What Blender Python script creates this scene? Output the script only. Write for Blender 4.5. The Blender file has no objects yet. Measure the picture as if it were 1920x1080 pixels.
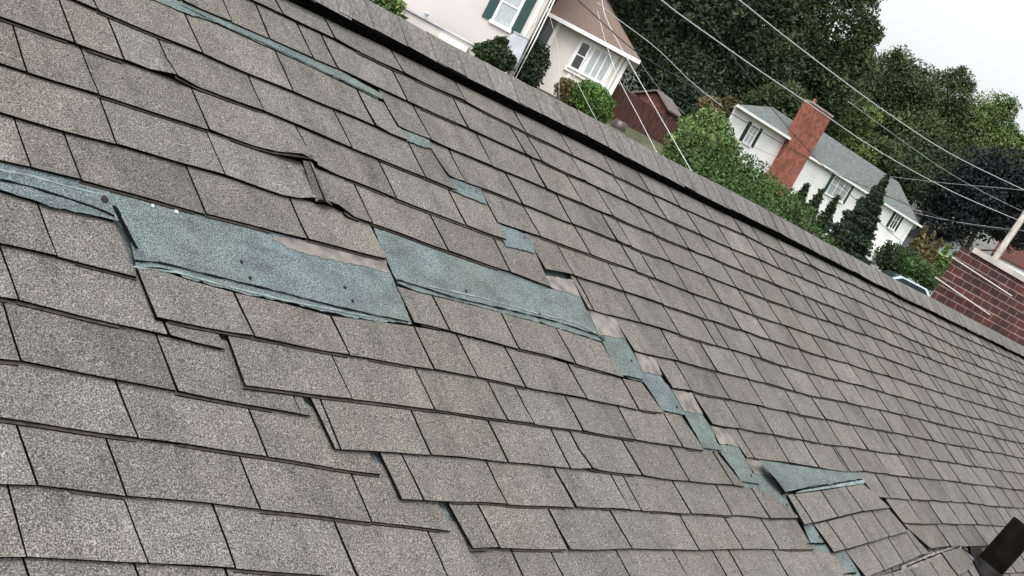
import bpy, math, random
import numpy as np
from mathutils import Matrix, Vector
random.seed(7); rng = np.random.default_rng(11)
S = bpy.context.scene; COL = S.collection
R = math.radians
# ------------------------------------------------------------------ camera
CAMZ = 4.6
FPX = 2050.0
X_ = np.array([0.882947593, 0.469471563, 0.0])
F_ = np.array([0.080987, -0.15231439, 0.98500834])
H_ = np.array([0.46243341, -0.86971074, -0.17250671])
W3 = np.array([X_, F_, H_])                 # camera axes (right, down, forward) -> world
CAM = np.array([0.0, 0.0, CAMZ])
cd = bpy.data.cameras.new('camera'); cam = bpy.data.objects.new('camera', cd); COL.objects.link(cam)
cd.sensor_width = 36; cd.lens = FPX / 1920 * 36; cd.clip_start = 0.05; cd.clip_end = 3000
cx, cy, cz = W3 @ [1, 0, 0], W3 @ [0, -1, 0], W3 @ [0, 0, -1]
cam.matrix_world = Matrix([[cx[i], cy[i], cz[i], CAM[i]] for i in range(3)] + [[0, 0, 0, 1]])
S.camera = cam
# ------------------------------------------------------------------ sky and light: bright overcast
wd = bpy.data.worlds.new('World'); S.world = wd; wd.use_nodes = True
nt = wd.node_tree; bg = nt.nodes['Background']
sky = nt.nodes.new('ShaderNodeTexSky'); sky.sky_type = 'NISHITA'; sky.sun_disc = False
SUN_EL, SUN_ROT = R(55), R(195)
sky.sun_elevation = SUN_EL; sky.sun_rotation = SUN_ROT
sky.dust_density = 6.0; sky.air_density = 1.4; sky.ozone_density = 1.0
hs = nt.nodes.new('ShaderNodeHueSaturation'); hs.inputs['Saturation'].default_value = 0.12
nt.links.new(sky.outputs[0], hs.inputs['Color']); nt.links.new(hs.outputs[0], bg.inputs[0])
bg.inputs[1].default_value = 0.15
sl = bpy.data.lights.new('sun', 'SUN'); sl.energy = 0.65; sl.angle = R(25); sl.color = (1, .97, .93)
so = bpy.data.objects.new('sun', sl); COL.objects.link(so)
_d = Vector((math.sin(SUN_ROT) * math.cos(SUN_EL), math.cos(SUN_ROT) * math.cos(SUN_EL), math.sin(SUN_EL)))
so.rotation_euler = _d.to_track_quat('Z', 'Y').to_euler()
S.view_settings.view_transform = 'Standard'; S.view_settings.look = 'None'
S.view_settings.gamma = 1; S.view_settings.exposure = 1.0
S.render.engine = 'CYCLES'
S.render.resolution_x, S.render.resolution_y = 1024, 576

# ------------------------------------------------------------------ helpers
def P(s): return [tuple(map(float, a.split(','))) for a in s.split()]
def ray(x, y): return W3 @ np.array([(x - 960) / FPX, (y - 540) / FPX, 1.0])
def at(x, y, D):
    d = ray(x, y); return CAM + d * (D / d[1])

class MB:
    def __init__(s): s.v = []; s.f = []; s.m = []; s.c = []
    def add(s, vs, fs, m=0, c=(1, 1, 1)):
        b = len(s.v); s.v += [tuple(map(float, p)) for p in vs]
        for f in fs: s.f.append([b + i for i in f]); s.m.append(m); s.c.append(c)
    def box(s, a, b, m=0, c=(1, 1, 1)):
        x0, y0, z0 = a; x1, y1, z1 = b
        s.add([(x0,y0,z0),(x1,y0,z0),(x1,y1,z0),(x0,y1,z0),(x0,y0,z1),(x1,y0,z1),(x1,y1,z1),(x0,y1,z1)],
              [(0,3,2,1),(4,5,6,7),(0,1,5,4),(1,2,6,5),(2,3,7,6),(3,0,4,7)], m, c)
    def prism(s, pts, off, m=0, c=(1, 1, 1), ms=None):
        n = len(pts); off = np.array(off, float); pts = [np.array(p, float) for p in pts]
        b = [p + off for p in pts]
        s.add(pts + b, [list(range(n)), list(range(2*n-1, n-1, -1))], m, c)
        s.add(pts + b, [[i, i+n, (i+1) % n + n, (i+1) % n] for i in range(n)], m if ms is None else ms, c)
    def tube(s, pts, r, n=8, m=0, c=(1, 1, 1), cap=True):
        pts = [np.array(p, float) for p in pts]; rs = r if hasattr(r, '__len__') else [r] * len(pts)
        rings = []
        for i, p in enumerate(pts):
            t = pts[min(i+1, len(pts)-1)] - pts[max(i-1, 0)]; t /= np.linalg.norm(t) + 1e-12
            a = np.cross(t, [0, 0, 1]);
            if np.linalg.norm(a) < 1e-3: a = np.cross(t, [1, 0, 0])
            a /= np.linalg.norm(a); b = np.cross(t, a)
            rings += [p + rs[i] * (math.cos(q) * a + math.sin(q) * b) for q in np.arange(n) * 2 * math.pi / n]
        fs = [[i*n+j, i*n+(j+1) % n, (i+1)*n+(j+1) % n, (i+1)*n+j] for i in range(len(pts)-1) for j in range(n)]
        if cap: fs += [list(range(n))[::-1], [(len(pts)-1)*n+j for j in range(n)]]
        s.add(rings, fs, m, c)
    def build(s, name, mats, parent=None, smooth=False, mw=None):
        me = bpy.data.meshes.new(name); me.from_pydata(s.v, [], s.f)
        if not isinstance(mats, (list, tuple)): mats = [mats]
        for m in mats: me.materials.append(m)
        me.polygons.foreach_set('material_index', s.m)
        if smooth: me.polygons.foreach_set('use_smooth', [True] * len(s.f))
        ca = me.color_attributes.new('tone', 'FLOAT_COLOR', 'CORNER')
        arr = []
        for f, c in zip(s.f, s.c): arr += list((*c, 1.0)) * len(f)
        ca.data.foreach_set('color', arr)
        me.update(); o = bpy.data.objects.new(name, me); COL.objects.link(o)
        if mw is not None: o.matrix_world = mw
        if parent is not None: o.parent = parent; o.matrix_parent_inverse = Matrix.Identity(4)
        return o
def tag(o, label=None, cat=None, group=None, kind=None):
    for k, v in (('label', label), ('category', cat), ('group', group), ('kind', kind)):
        if v: o[k] = v
    return o
def empty(name, loc=(0, 0, 0)):
    o = bpy.data.objects.new(name, None); COL.objects.link(o); o.location = tuple(map(float, loc)); o.empty_display_size = .3; return o
def rebase(mb, loc):       # shift mesh coordinates so they are relative to an Empty at loc
    l = np.array(loc, float); mb.v = [tuple(np.array(p) - l) for p in mb.v]; return mb

# ------------------------------------------------------------------ materials
def mat(name, col=(.5, .5, .5), rough=.8, noise=None, amt=.2, bump=0, bscale=None, spec=.3, tone=False, metal=0, stretch=None, col2=None):
    m = bpy.data.materials.new(name); m.use_nodes = True; n = m.node_tree; L = n.links
    b = n.nodes['Principled BSDF']; b.inputs['Roughness'].default_value = rough
    b.inputs['Specular IOR Level'].default_value = spec; b.inputs['Metallic'].default_value = metal
    tc = n.nodes.new('ShaderNodeTexCoord'); co = tc.outputs['Object']
    if stretch:
        mp = n.nodes.new('ShaderNodeMapping'); mp.inputs['Scale'].default_value = stretch
        L.new(co, mp.inputs[0]); co = mp.outputs[0]
    out = None
    if noise:
        t = n.nodes.new('ShaderNodeTexNoise'); t.inputs['Scale'].default_value = noise; t.inputs['Detail'].default_value = 6
        L.new(co, t.inputs['Vector'])
        r = n.nodes.new('ShaderNodeValToRGB'); c2 = col2 or tuple(min(1, x * (1 + amt)) for x in col); c1 = tuple(x * (1 - amt) for x in col) if not col2 else col
        r.color_ramp.elements[0].position = .35; r.color_ramp.elements[1].position = .65
        r.color_ramp.elements[0].color = (*c1, 1); r.color_ramp.elements[1].color = (*c2, 1)
        L.new(t.outputs[0], r.inputs[0]); out = r.outputs[0]
    else:
        rg = n.nodes.new('ShaderNodeRGB'); rg.outputs[0].default_value = (*col, 1); out = rg.outputs[0]
    if tone:
        a = n.nodes.new('ShaderNodeVertexColor'); a.layer_name = 'tone'
        mx = n.nodes.new('ShaderNodeMixRGB'); mx.blend_type = 'MULTIPLY'; mx.inputs[0].default_value = 1
        L.new(out, mx.inputs[1]); L.new(a.outputs[0], mx.inputs[2]); out = mx.outputs[0]
    L.new(out, b.inputs['Base Color'])
    if bump:
        t2 = n.nodes.new('ShaderNodeTexNoise'); t2.inputs['Scale'].default_value = bscale or noise or 10; t2.inputs['Detail'].default_value = 4
        L.new(co, t2.inputs['Vector']); bp = n.nodes.new('ShaderNodeBump'); bp.inputs['Strength'].default_value = bump
        bp.inputs['Distance'].default_value = .01
        L.new(t2.outputs[0], bp.inputs['Height']); L.new(bp.outputs[0], b.inputs['Normal'])
    return m

def granule(name, dark, mid, light, blotch, warm=(1.02, 1.0, .955), cool=(.99, .98, 1.02), fine=330., coarse=1.1, stain=0.0, stretch=None, contrast=1.0):
    """mineral granules of an asphalt shingle: fine light and dark grains plus broad weathering"""
    m = bpy.data.materials.new(name); m.use_nodes = True; n = m.node_tree; L = n.links
    b = n.nodes['Principled BSDF']; b.inputs['Roughness'].default_value = .97; b.inputs['Specular IOR Level'].default_value = .06
    tc = n.nodes.new('ShaderNodeTexCoord')
    co = tc.outputs['Object']
    if stretch:
        mp = n.nodes.new('ShaderNodeMapping'); mp.inputs['Scale'].default_value = stretch; L.new(co, mp.inputs[0]); co = mp.outputs[0]
    def N(scale, detail=2, rough=.5):
        t = n.nodes.new('ShaderNodeTexNoise'); t.inputs['Scale'].default_value = scale; t.inputs['Detail'].default_value = detail
        t.inputs['Roughness'].default_value = rough; L.new(co, t.inputs['Vector']); return t
    g = N(fine, 3, .8)
    r = n.nodes.new('ShaderNodeValToRGB'); e = r.color_ramp.elements
    e[0].position = .5 - .17 / contrast; e[0].color = (*dark, 1); e[1].position = .5 + .17 / contrast; e[1].color = (*light, 1)
    x = e.new(.5); x.color = (*mid, 1)
    L.new(g.outputs[0], r.inputs[0]); out = r.outputs[0]
    for sc, c1, c2, f in ((coarse, cool, warm, 1.0), (9.0, (1 - blotch,) * 3, (1 + blotch,) * 3, 1.0), (45.0, (.95, .95, .95), (1.05, 1.05, 1.05), 1.0)):
        t = N(sc, 4); rr = n.nodes.new('ShaderNodeValToRGB')
        rr.color_ramp.elements[0].position = .35; rr.color_ramp.elements[1].position = .65
        rr.color_ramp.elements[0].color = (*c1, 1); rr.color_ramp.elements[1].color = (*c2, 1); L.new(t.outputs[0], rr.inputs[0])
        mx = n.nodes.new('ShaderNodeMixRGB'); mx.blend_type = 'MULTIPLY'; mx.inputs[0].default_value = f
        L.new(out, mx.inputs[1]); L.new(rr.outputs[0], mx.inputs[2]); out = mx.outputs[0]
    # weathering: scuffs and dirt runs with edges of their own
    mp2 = n.nodes.new('ShaderNodeMapping'); mp2.inputs['Scale'].default_value = (3.5, 11, 1) if stain else (7, 2.2, 1); mp2.inputs['Rotation'].default_value = (0, 0, .25)
    L.new(tc.outputs['Object'], mp2.inputs[0]); t = n.nodes.new('ShaderNodeTexNoise'); t.inputs['Scale'].default_value = 2.2; t.inputs['Detail'].default_value = 7; t.inputs['Roughness'].default_value = .65
    L.new(mp2.outputs[0], t.inputs['Vector']); rr = n.nodes.new('ShaderNodeValToRGB'); k_ = stain or .2
    rr.color_ramp.elements[0].position = .36; rr.color_ramp.elements[1].position = .5; rr.color_ramp.elements[0].color = (1 - k_, 1 - k_, 1 - k_ * .95, 1); rr.color_ramp.elements[1].color = (1, 1, 1, 1)
    L.new(t.outputs[0], rr.inputs[0]); mx = n.nodes.new('ShaderNodeMixRGB'); mx.blend_type = 'MULTIPLY'; mx.inputs[0].default_value = 1
    L.new(out, mx.inputs[1]); L.new(rr.outputs[0], mx.inputs[2]); out = mx.outputs[0]
    a = n.nodes.new('ShaderNodeVertexColor'); a.layer_name = 'tone'
    mx = n.nodes.new('ShaderNodeMixRGB'); mx.blend_type = 'MULTIPLY'; mx.inputs[0].default_value = 1
    L.new(out, mx.inputs[1]); L.new(a.outputs[0], mx.inputs[2]); L.new(mx.outputs[0], b.inputs['Base Color'])
    bp = n.nodes.new('ShaderNodeBump'); bp.inputs['Strength'].default_value = .5; bp.inputs['Distance'].default_value = .002
    L.new(g.outputs[0], bp.inputs['Height']); L.new(bp.outputs[0], b.inputs['Normal'])
    return m

M_sh = granule('shingle_granules', (.016, .0148, .0135), (.100, .095, .086), (.33, .317, .293), .08)
M_edge = mat('asphalt_edge_and_slot_shade', (.006, .0055, .0055), 1, spec=0)
M_lip = mat('shingle_lower_layer', (.055, .046, .04), .95, noise=60, amt=.3, spec=.05)
M_teal = granule('blue_green_headlap', (.020, .028, .030), (.091, .114, .115), (.27, .31, .305), .13, warm=(1.02, 1.02, .96), cool=(.97, .99, 1.05), fine=330., coarse=2.4, stain=.22)
M_gray = mat('pale_backing', (.10, .092, .085), .9, noise=22, col2=(.205, .19, .175), bump=.2, bscale=60, spec=.1)
M_strip = mat('pale_sealant_line', (.15, .19, .19), .7, noise=30, amt=.25)
M_black = mat('black_vent_plastic', (.004, .004, .0045), .9, noise=40, amt=.4, spec=.03)
M_nail = mat('nail_hole', (.012, .01, .01), .6)
M_chip = mat('white_chip', (.42, .42, .44), .6)
M_pipe = mat('weathered_dark_pipe', (.0045, .003, .0028), .8, noise=9, amt=.8, bump=.4, bscale=25, spec=.08)
M_board = mat('roof_deck_wood', (.25, .2, .15), .9, noise=8, amt=.2)
M_siding = mat('own_house_siding', (.6, .58, .54), .8, noise=6, amt=.06)

# ------------------------------------------------------------------ the roof's own frame: u along the courses, v down the slope, h off the roof
U_ = np.array([0.62202722, 0.78299562, 0.0]); V_ = np.array([0.67284941, -0.53452489, -0.51142627]); N_ = -np.array([-0.40044453, 0.31812106, -0.85932716])
PD, V0, EX = 1.51985837, 2.3377, 0.127
ORG = CAM - V0 * V_ - PD * N_                # u = v = h = 0
RM = Matrix([[U_[i], V_[i], N_[i], ORG[i]] for i in range(3)] + [[0, 0, 0, 1]])
HT = 0.014
def uv(x, y, h=HT):
    d = ray(x, y); t = -((CAM - ORG) @ N_ - h) / (d @ N_); p = CAM + d * t - ORG
    return float(p @ U_), float(p @ V_)
def hw(px, h=HT): return [uv(x, y, h) for x, y in P(px)]
def rot2(name): pass

roof = empty('shingled_roof'); roof.matrix_world = RM
tag(roof, 'grey asphalt shingle roof with torn off shingles and bare blue green patches filling the foreground', 'roof')

class Line:
    """the butt line of a course: v as a function of u"""
    def __init__(s, pts, k=None, slope=True):
        pts = sorted(pts); s.u = np.array([p[0] for p in pts]); s.v = np.array([p[1] for p in pts]); s.k = k
    def __call__(s, u):
        v = float(np.interp(u, s.u, s.v))
        if s.k is not None:
            for e, un in ((s.u[0], u < s.u[0]), (s.u[-1], u > s.u[-1])):
                if un:
                    f = min(1, abs(u - e) / 2.0); v = v * (1 - f) + s.k * EX * f
        return v
def wave(u, v): return .0012 * math.sin(u * 9 + v * 31) + .0009 * math.sin(u * 23 - v * 17)

BUMPS = []      # (fn(u,v,t) -> extra height)
def tone():
    g = random.gauss(1.0, .06); w = random.gauss(0, .006)
    return (g * (1 + w), g, g * (1 - w))

def tab(mb, line, top, a, b, off, ov=.03, split=True, nub=None, th=.0065, bumps=(), lip=True):
    """one shingle tab between edges a and b; an edge is (u at the butt, u at the top)"""
    w = b[0] - a[0]
    if w < .008: return
    nx = max(1, int(math.ceil(w / .07))); g = random.uniform(.0019, .0029) + .0012 * max(0, min(8, a[0] - 1))
    curl = random.random() ** 3 * .004; cl = random.uniform(-.0016, .0016); tilt = random.uniform(-.0012, .0012)
    ts = [-ov / EX, 0.0, .5, .85, 1.0]
    sp = [(0.0, 1.0, tone())]
    if split and w > .2 and random.random() < .33:
        f = random.uniform(.3, .75); c0 = tone(); k = random.choice((.86, .9, 1.1)); sp = [(0, f, c0), (f, 1, tuple(x * k for x in c0))]
    for f0, f1, c in sp:
        n = max(1, int(round(nx * (f1 - f0)))); grid = []; 
        for j, t in enumerate(ts):
            for i in range(n + 1):
                s = f0 + (f1 - f0) * i / n
                ub = a[0] + g + (b[0] - a[0] - 2 * g) * s; ut = a[1] + g + (b[1] - a[1] - 2 * g) * s
                vb = line(ub) + wave(ub, 1) + cl; vt = top(ut)
                if t < 0: u = ut; v = vt - ov
                else: u = ut + (ub - ut) * t; v = vt + (vb - vt) * t
                h = off + .002 + .0095 * t + wave(u, v) * .6 + curl * max(0, t) ** 2 * (abs(s - .5) * 2) ** 2 + tilt * (s - .5)
                if t < 0: h = off + .0005
                for bf in bumps: h += bf(u, v, max(0, t))
                grid.append((u, v, h))
        m = n + 1; nt_ = len(ts)
        mb.add(grid, [(j*m+i, (j+1)*m+i, (j+1)*m+i+1, j*m+i+1) for j in range(nt_ - 1) for i in range(n)], 0, c)
        bt = [grid[(nt_-1)*m+i] for i in range(m)]; lo = [(u, v - .001, h - th) for u, v, h in bt]
        mb.add(bt + lo, [(i, i+m, i+m+1, i+1) for i in range(n)], 1, (1, 1, 1))
        for col, flip in ((0, f0 == 0), (n, f1 == 1)):
            if flip:
                e = [grid[j*m+col] for j in range(1, nt_)]; l2 = [(u, v, h - th) for u, v, h in e]; q = len(e)
                mb.add(e + l2, [(j, j+q, j+q+1, j+1) for j in range(q - 1)], 1, (1, 1, 1))
        # underside near the butt
        p0 = [grid[(nt_-2)*m+i] for i in range(m)]; p1 = [(u, v, h - th) for u, v, h in p0]
        mb.add(lo + p1, [(i, i+m, i+m+1, i+1) for i in range(n)], 1, (1, 1, 1))
    if lip and random.random() < .5 and w > .1:     # second ply of the laminated shingle showing under the butt
        f0 = random.choice((0, random.uniform(.1, .5))); f1 = random.choice((1, random.uniform(.6, .95))); n = 4; q = []
        for i in range(n + 1):
            u = a[0] + w * (f0 + (f1 - f0) * i / n); v = line(u) + wave(u, 1) + cl
            h = off + .0055 + sum(bf(u, v, 1) for bf in bumps) * .9; q.append((u, v, h))
        e = random.uniform(.003, .0055)
        mb.add([(u, v - .01, h) for u, v, h in q] + [(u, v + e, h) for u, v, h in q] + [(u, v + e, h - .004) for u, v, h in q],
               [(i, i+n+1, i+n+2, i+1) for i in range(n)], 2)
        mb.add([(u, v + e, h) for u, v, h in q] + [(u, v + e, h - .004) for u, v, h in q], [(i, i+n+1, i+n+2, i+1) for i in range(n)], 1)

def course(mb, line, top, edges, off, **kw):
    for a, b in zip(edges[:-1], edges[1:]): tab(mb, line, top, a, b, off, **kw)
    # near-black strip under the tabs, painting shade into the slots
    ua, ub = edges[0], edges[-1]; n = max(2, int((ub[0] - ua[0]) / .1)); A = []; B = []
    for i in range(n + 1):
        s = i / n; u1 = ua[0] + (ub[0] - ua[0]) * s; u0 = ua[1] + (ub[1] - ua[1]) * s
        A.append((u0 , top(u0) - .01, off - .003)); B.append((u1, line(u1) - .003, off + .0038))
    A = [(u + (.004 if i == 0 else -.004 if i == n else 0), v, h) for i, (u, v, h) in enumerate(A)]
    B = [(u + (.004 if i == 0 else -.004 if i == n else 0), v, h) for i, (u, v, h) in enumerate(B)]
    mb.add(A + B, [(i, i+n+1, i+n+2, i+1) for i in range(n)], 1)

def edge_at(pxline, x, sh=None):
    pl = P(pxline) if isinstance(pxline, str) else pxline
    xs = [p[0] for p in pl]; ys = [p[1] for p in pl]
    if x < xs[0]: y = ys[0] + (x - xs[0]) * (ys[1] - ys[0]) / (xs[1] - xs[0])
    elif x > xs[-1]: y = ys[-1] + (x - xs[-1]) * (ys[-1] - ys[-2]) / (xs[-1] - xs[-2])
    else: y = float(np.interp(x, xs, ys))
    u, v = uv(x, y); s = .013 if sh is None else sh
    return (u, u - s)
U0, U1 = -1.0, 14.5
def procedural(u, uend, direction=1):
    out = []
    while (u < uend) if direction > 0 else (u > uend):
        w = .305 if random.random() < .72 else random.choice((.12, .16, .2, .25, .05))
        u += direction * w * random.uniform(.97, 1.03); s = random.uniform(.006, .016); out.append((u, u - s))
    return out

# --- main field, courses 1.. below the ridge
RL = {1:"529,28 626,74 755,137.5 871.7,191.7 986.5,249 1072.5,291.7 1151,329 1218,362.6 1273.6,387.3 1336.8,415.6 1392,439.5 1428,456.5 1475,479 1519.8,498.3 1573,522 1605.2,537 1639.5,552.3 1673,567.4 1695,578 1720.5,590.4 1748,603.6 1788.7,623.7",
2:"333,0 433,41.7 586.5,110.4 632.3,130.2 763,189.5 877,241.7 983,289 1013.5,302 1098,341.7 1177,378.5 1250,413 1312,439.8 1369.8,465 1424,487 1461.5,504 1506,522 1550,540.6 1587.5,555.5 1603,561.6 1638.7,578 1674,594 1703.5,607.7 1746,628 1773,640.7 1798,651.7",
3:"743,238 806,262.7 923,312.5 1022,353 1091.7,382 1148,407 1224,439 1290,467.3 1339.3,487 1395.8,510 1450,532 1498,550.6 1552,572.5 1594,589 1628.5,602 1660,615.4 1690,628 1721,642 1749,654",
4:"837,329 870,341.7 978,382 1070.8,418.6 1155,452 1183,463.7 1255.5,490.3 1318.8,515.6 1379,539 1433,560.8 1485.4,579 1531,595.8 1583,613.5",
5:"932,418 1012.5,444.8 1106,477.5 1192.7,509.4 1227,522 1287.5,545.4 1352,568.8 1411.5,590.6 1463.5,608.3 1510,624 1555,637.5 1624,660 1659.6,672 1692,684 1726,696 1754,706",
6:"1021.7,505 1074.6,515.6 1167.7,546 1242.7,570.8 1325,599 1388.5,619.4 1442.7,637.5 1548.5,670.5 1590.8,682 1634,697 1664.8,705.8 1697,715.6 1729,725 1760.6,735.4",
7:"1101,580 1113.5,582.3 1200,605 1273,627 1342.7,648 1426,672.5 1478,688.5 1527,703 1572,713 1618,725 1656.5,735.4 1693,746 1726,756 1756.5,764 1786.7,773",
8:"1186.7,658 1271,677 1341.7,695.8 1402,710.4 1434.4,718.8 1488.5,733.3 1539.6,745.8 1586.5,754.3 1626,763 1666,772 1701,780 1742,790.6 1773,798",
9:"1258,728 1296,734 1367.7,749 1432,763.5 1497,776 1546,786.5 1593,795.3 1636.7,804.6 1674,811.5 1712.7,818.8 1748,826.7",
10:"1332,797 1387.5,804 1450,816 1506,826 1535.4,830.8 1578,836.7 1626,843.8 1669,850 1723,858 1759.6,864",
11:"1398,858 1412.5,859 1479,867.7 1534,877 1587,885.5 1619,884 1665,889 1707.5,894.6 1733.5,896.7 1767,900 1800,904.6 1842,910",
12:"1636.7,931.7 1667,933.8 1707.5,937 1745,938.8 1783,940.8 1816,943.5 1844.6,946.7 1874,950",
13:"1691,981.7 1727,982 1765,982.5 1801,983 1858.5,985",
14:"1742,1028 1780,1025 1816,1024 1850,1024 1886,1025"}
RC = {1:[529,626,755,871.7,985,1072.5,1151,1218,1273.6,1336.8,1392,1427.5,1474,1519.8,1563,1573,1605,1639.5,1673,1695,1720.5,1748,1769,1788.7],
2:[340,433,505,586.5,632.3,763,877,983,1013.5,1098,1177,1250,1312,1369.8,1424,1461.5,1506,1550,1587.5,1603,1638.7,1674,1703.5,1717.8,1746,1773,1798],
3:[(743,717),806,923,1022,1091.7,1148,1224,1290,1339.5,1395.8,1450,1498,1507,1552,1594,1628.5,1660,1690,1721,1749,1775],
4:[(837,806),870,978,1070.8,1155,1183,1255.5,1318.8,1379,1433,1485.4,1531,1552,1583,1622,1657],
5:[(932,903),1012.5,1106,1192.7,1227,1287.5,1352,1411.5,1463.5,1510,1555,1590,1624,1659.6,1692,1726,1754],
6:[(1021.7,988),1074.6,1167.7,1242.7,1325,1388.5,1442.7,1499,1547,1591,1634,1665,1697,1729,1760.6],
7:[(1101,1073),1112,1200,1273,1342.7,1367,1426,1478,1527,1572,1618,1656.5,1693,1726,1756.5,1786.7],
8:[(1186.7,1153),1271,1341.7,1402,1434.4,1488.5,1539.6,1586.5,1626,1666,1701,1742,1773],
9:[(1258,1228),1296,1367.7,1432,1497,1546,1593,1636.7,1674,1712.7,1748,1779,1808.5],
10:[(1332,1302),1387.5,1450,1506,1535.4,1578,1626,1669,1685.6,1723,1759.6,1793],
11:[(1398,1366.7),1412.5,1479,1534,1587.7,1592,1619,1665,1707.5,1733.5,1767,1800,1842,1868,1898],
12:[(1637,1611),1667,1707.5,1745,1783,1816,1844.6,1874,1901],
13:[(1691,1662),1727,1765,1801,1832,1858.5,1888],
14:[(1742,1697),1780,1816,1850,1886]}
LTOP = {3:(717,187),4:(806,278),5:(903,355),6:(988,441),7:(1073,521.7),8:(1153,597),9:(1228,670),10:(1302,737.5),11:(1366.7,803),12:(1611,885),13:(1662,935),14:(1697,984)}
lines = {k: Line(hw(s), k) for k, s in RL.items()}
zero = Line([(0, .02), (14, .02)])
mb = MB(); OFF = .006
def fix_ext(line, k): line.k = k; return line
for k in range(1, 15):
    ed = []
    for c in RC[k]:
        if isinstance(c, tuple):
            b = edge_at(RL[k], c[0]); ed.append((b[0], uv(*LTOP[k])[0]))
        else: ed.append(edge_at(RL[k], c, random.uniform(.008, .017)))
    if k <= 2: ed = procedural(ed[0][0], U0, -1)[::-1] + ed
    ed += procedural(ed[-1][0], U1)
    # thin out impossible widths
    top = zero if k == 1 else lines[k - 1]
    course(mb, lines[k], top, ed, OFF, ov=.03 if k > 1 else .0)
field_main = mb.build('shingle_field', [M_sh, M_edge, M_lip], roof)
field_main['label'] = 'intact courses of grey shingles from the ridge down the right side of the roof'

# --- middle panel that slid down a little, and the left panel that slid further
ML = {'a3':"0,-62 183,21 378,101 548,172 702,237 757,262",'a4':"0,34 230,114.6 325,147 492.7,208 659,279 796.7,333 852,356",
'a5':"0,120 184,179 390,245 480,276 520,290 545,299 570,305 590,312 741.7,373 872.7,421.7 943,450",
'a6':"0,212 216.7,272 420,330 545,372 592,376 625,388 650,403 697,420 838,470 955,510 1028,538",
'a7':"0,302 56,314.6 150,337.5 200,352 385,402 575,449 725,488",
'm8':"773,606 841.7,620 971.7,654 1078,683 1168,708",
'm9':"290,600 474,633 654,665.6 812.5,694 893,707 984,727 1099,749 1196,767.7 1244,775",
'm10':"457,724 658,749 813.5,770 949.6,788.5 999,794.8 1091.7,809 1189.6,825 1279,839 1320,846",
'm11':"625,839.6 806,854 951,866.7 1067.7,878 1202,892.5 1290.6,903 1373,911 1396,913",
'm12':"750,938 948,945.6 1076,951 1179,956.7 1293.8,963 1373,967.5 1441.7,972.7 1498,971",
'm13':"884,1031 935.4,1029 1064.6,1030 1182,1030 1308,1031 1390.6,1030 1459,1029.6 1525,1029.6",
'm14':"1000,1125 1100,1118 1200,1112 1300,1106 1400,1100 1500,1092 1600,1086"}
MT = {'a3':"0,-96 150,-34 285,-6 355,26 400,38 460,66 523,95 598,131 676,168 722,191",
'm8':"735,535 750,535 780,545 850,562 900,574 960,590 1040,612 1120,638 1140,645",
'm9':"255,500 310,506 340,518 440,546 540,568 620,590 700,600 773,610 841.7,620 971.7,654 1078,683 1168,708 1205,716"}
MC = {'a3':['L',183,378,548,702,(761,260,727,189)],'a4':['L',230,325,492.7,659,796.7,(857,358,813,279)],
'a5':['L',184,390,(590,309,560,245),741.7,872.7,(949,450,918,384)],
'a6':['L',216.7,420,(592,376,568,301),697,838,955,(1032,538,1009,475)],
'a7':['L',56,150,385,575,(725,488,700,425)],
'm8':[(773,606,745,532),841.7,971.7,1078,(1168,708,1132,645)],
'm9':[(290,600,258,500),474,654,812.5,893,984,1099,1196,(1244,775,1205,712)],
'm10':[(457,724,430,632),658,813.5,949.6,999,1091.7,1189.6,1279,(1320,846,1284,784)],
'm11':[(625,839.6,584,745),627+10,806,951,1067.7,1104,1202,1290.6,1373,(1396,913,1352,850)],
'm12':[(750,938,716,852),792.7,948,1076,1179,1202,1293.8,1373,1441.7,(1498,971,1460,970)],
'm13':[(884,1031,845,945),935.4,1064.6,1182,1308,1390.6,1459,(1525,1029.6,1497,974)],
'm14':[(1000,1125,963,1033),1072,1195,1300,1372,1403,1483,(1600,1086,1563,1036)]}
MORD = ['a3','a4','a5','a6','a7','m8','m9','m10','m11','m12','m13','m14']
ml = {k: Line(hw(v)) for k, v in ML.items()}
def seg_dist(u, v, A, B):
    A, B, p = np.array(A), np.array(B), np.array((u, v)); d = B - A; t = max(0, min(1, (p - A) @ d / (d @ d)))
    return float(np.linalg.norm(p - A - t * d)), t
_fA, _fB = uv(500, 205), uv(572, 300)
def fold5(u, v, t):       # buckle that runs down to the lifted butt of the fifth course
    d, s = seg_dist(u, v, _fA, _fB); side = (_fB[0] - _fA[0]) * (v - _fA[1]) - (_fB[1] - _fA[1]) * (u - _fA[0])
    return .034 * math.exp(-(d / (.085 if side > 0 else .028)) ** 2) * s ** .8 * (t > 0)
_gA, _gB = uv(590, 320), uv(617, 386)
def fold6(u, v, t):
    d, s = seg_dist(u, v, _gA, _gB); return .014 * math.exp(-(d / .05) ** 2) * (.4 + .6 * s) * (t > 0)
_lA = uv(328, 150)
def lift4(u, v, t):
    d = math.hypot(u - _lA[0], v - _lA[1]); return .011 * math.exp(-(d / .045) ** 2) * (1 if u < _lA[0] + .003 else .35)
_kA = uv(1101, 878)
def lift11(u, v, t):
    d = math.hypot(u - _kA[0], v - _kA[1]); return .009 * math.exp(-(d / .03) ** 2)
mb = MB()
def sub(edges_spec, pxl, lleft=None):
    ed = []
    for c in edges_spec:
        if c == 'L': continue
        if isinstance(c, tuple): ed.append((uv(c[0], c[1])[0], uv(c[2], c[3])[0]))
        else: ed.append(edge_at(pxl, c, random.uniform(.011, .018)))
    if edges_spec[0] == 'L': ed = procedural(ed[0][0], U0, -1)[::-1] + ed
    return ed
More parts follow.
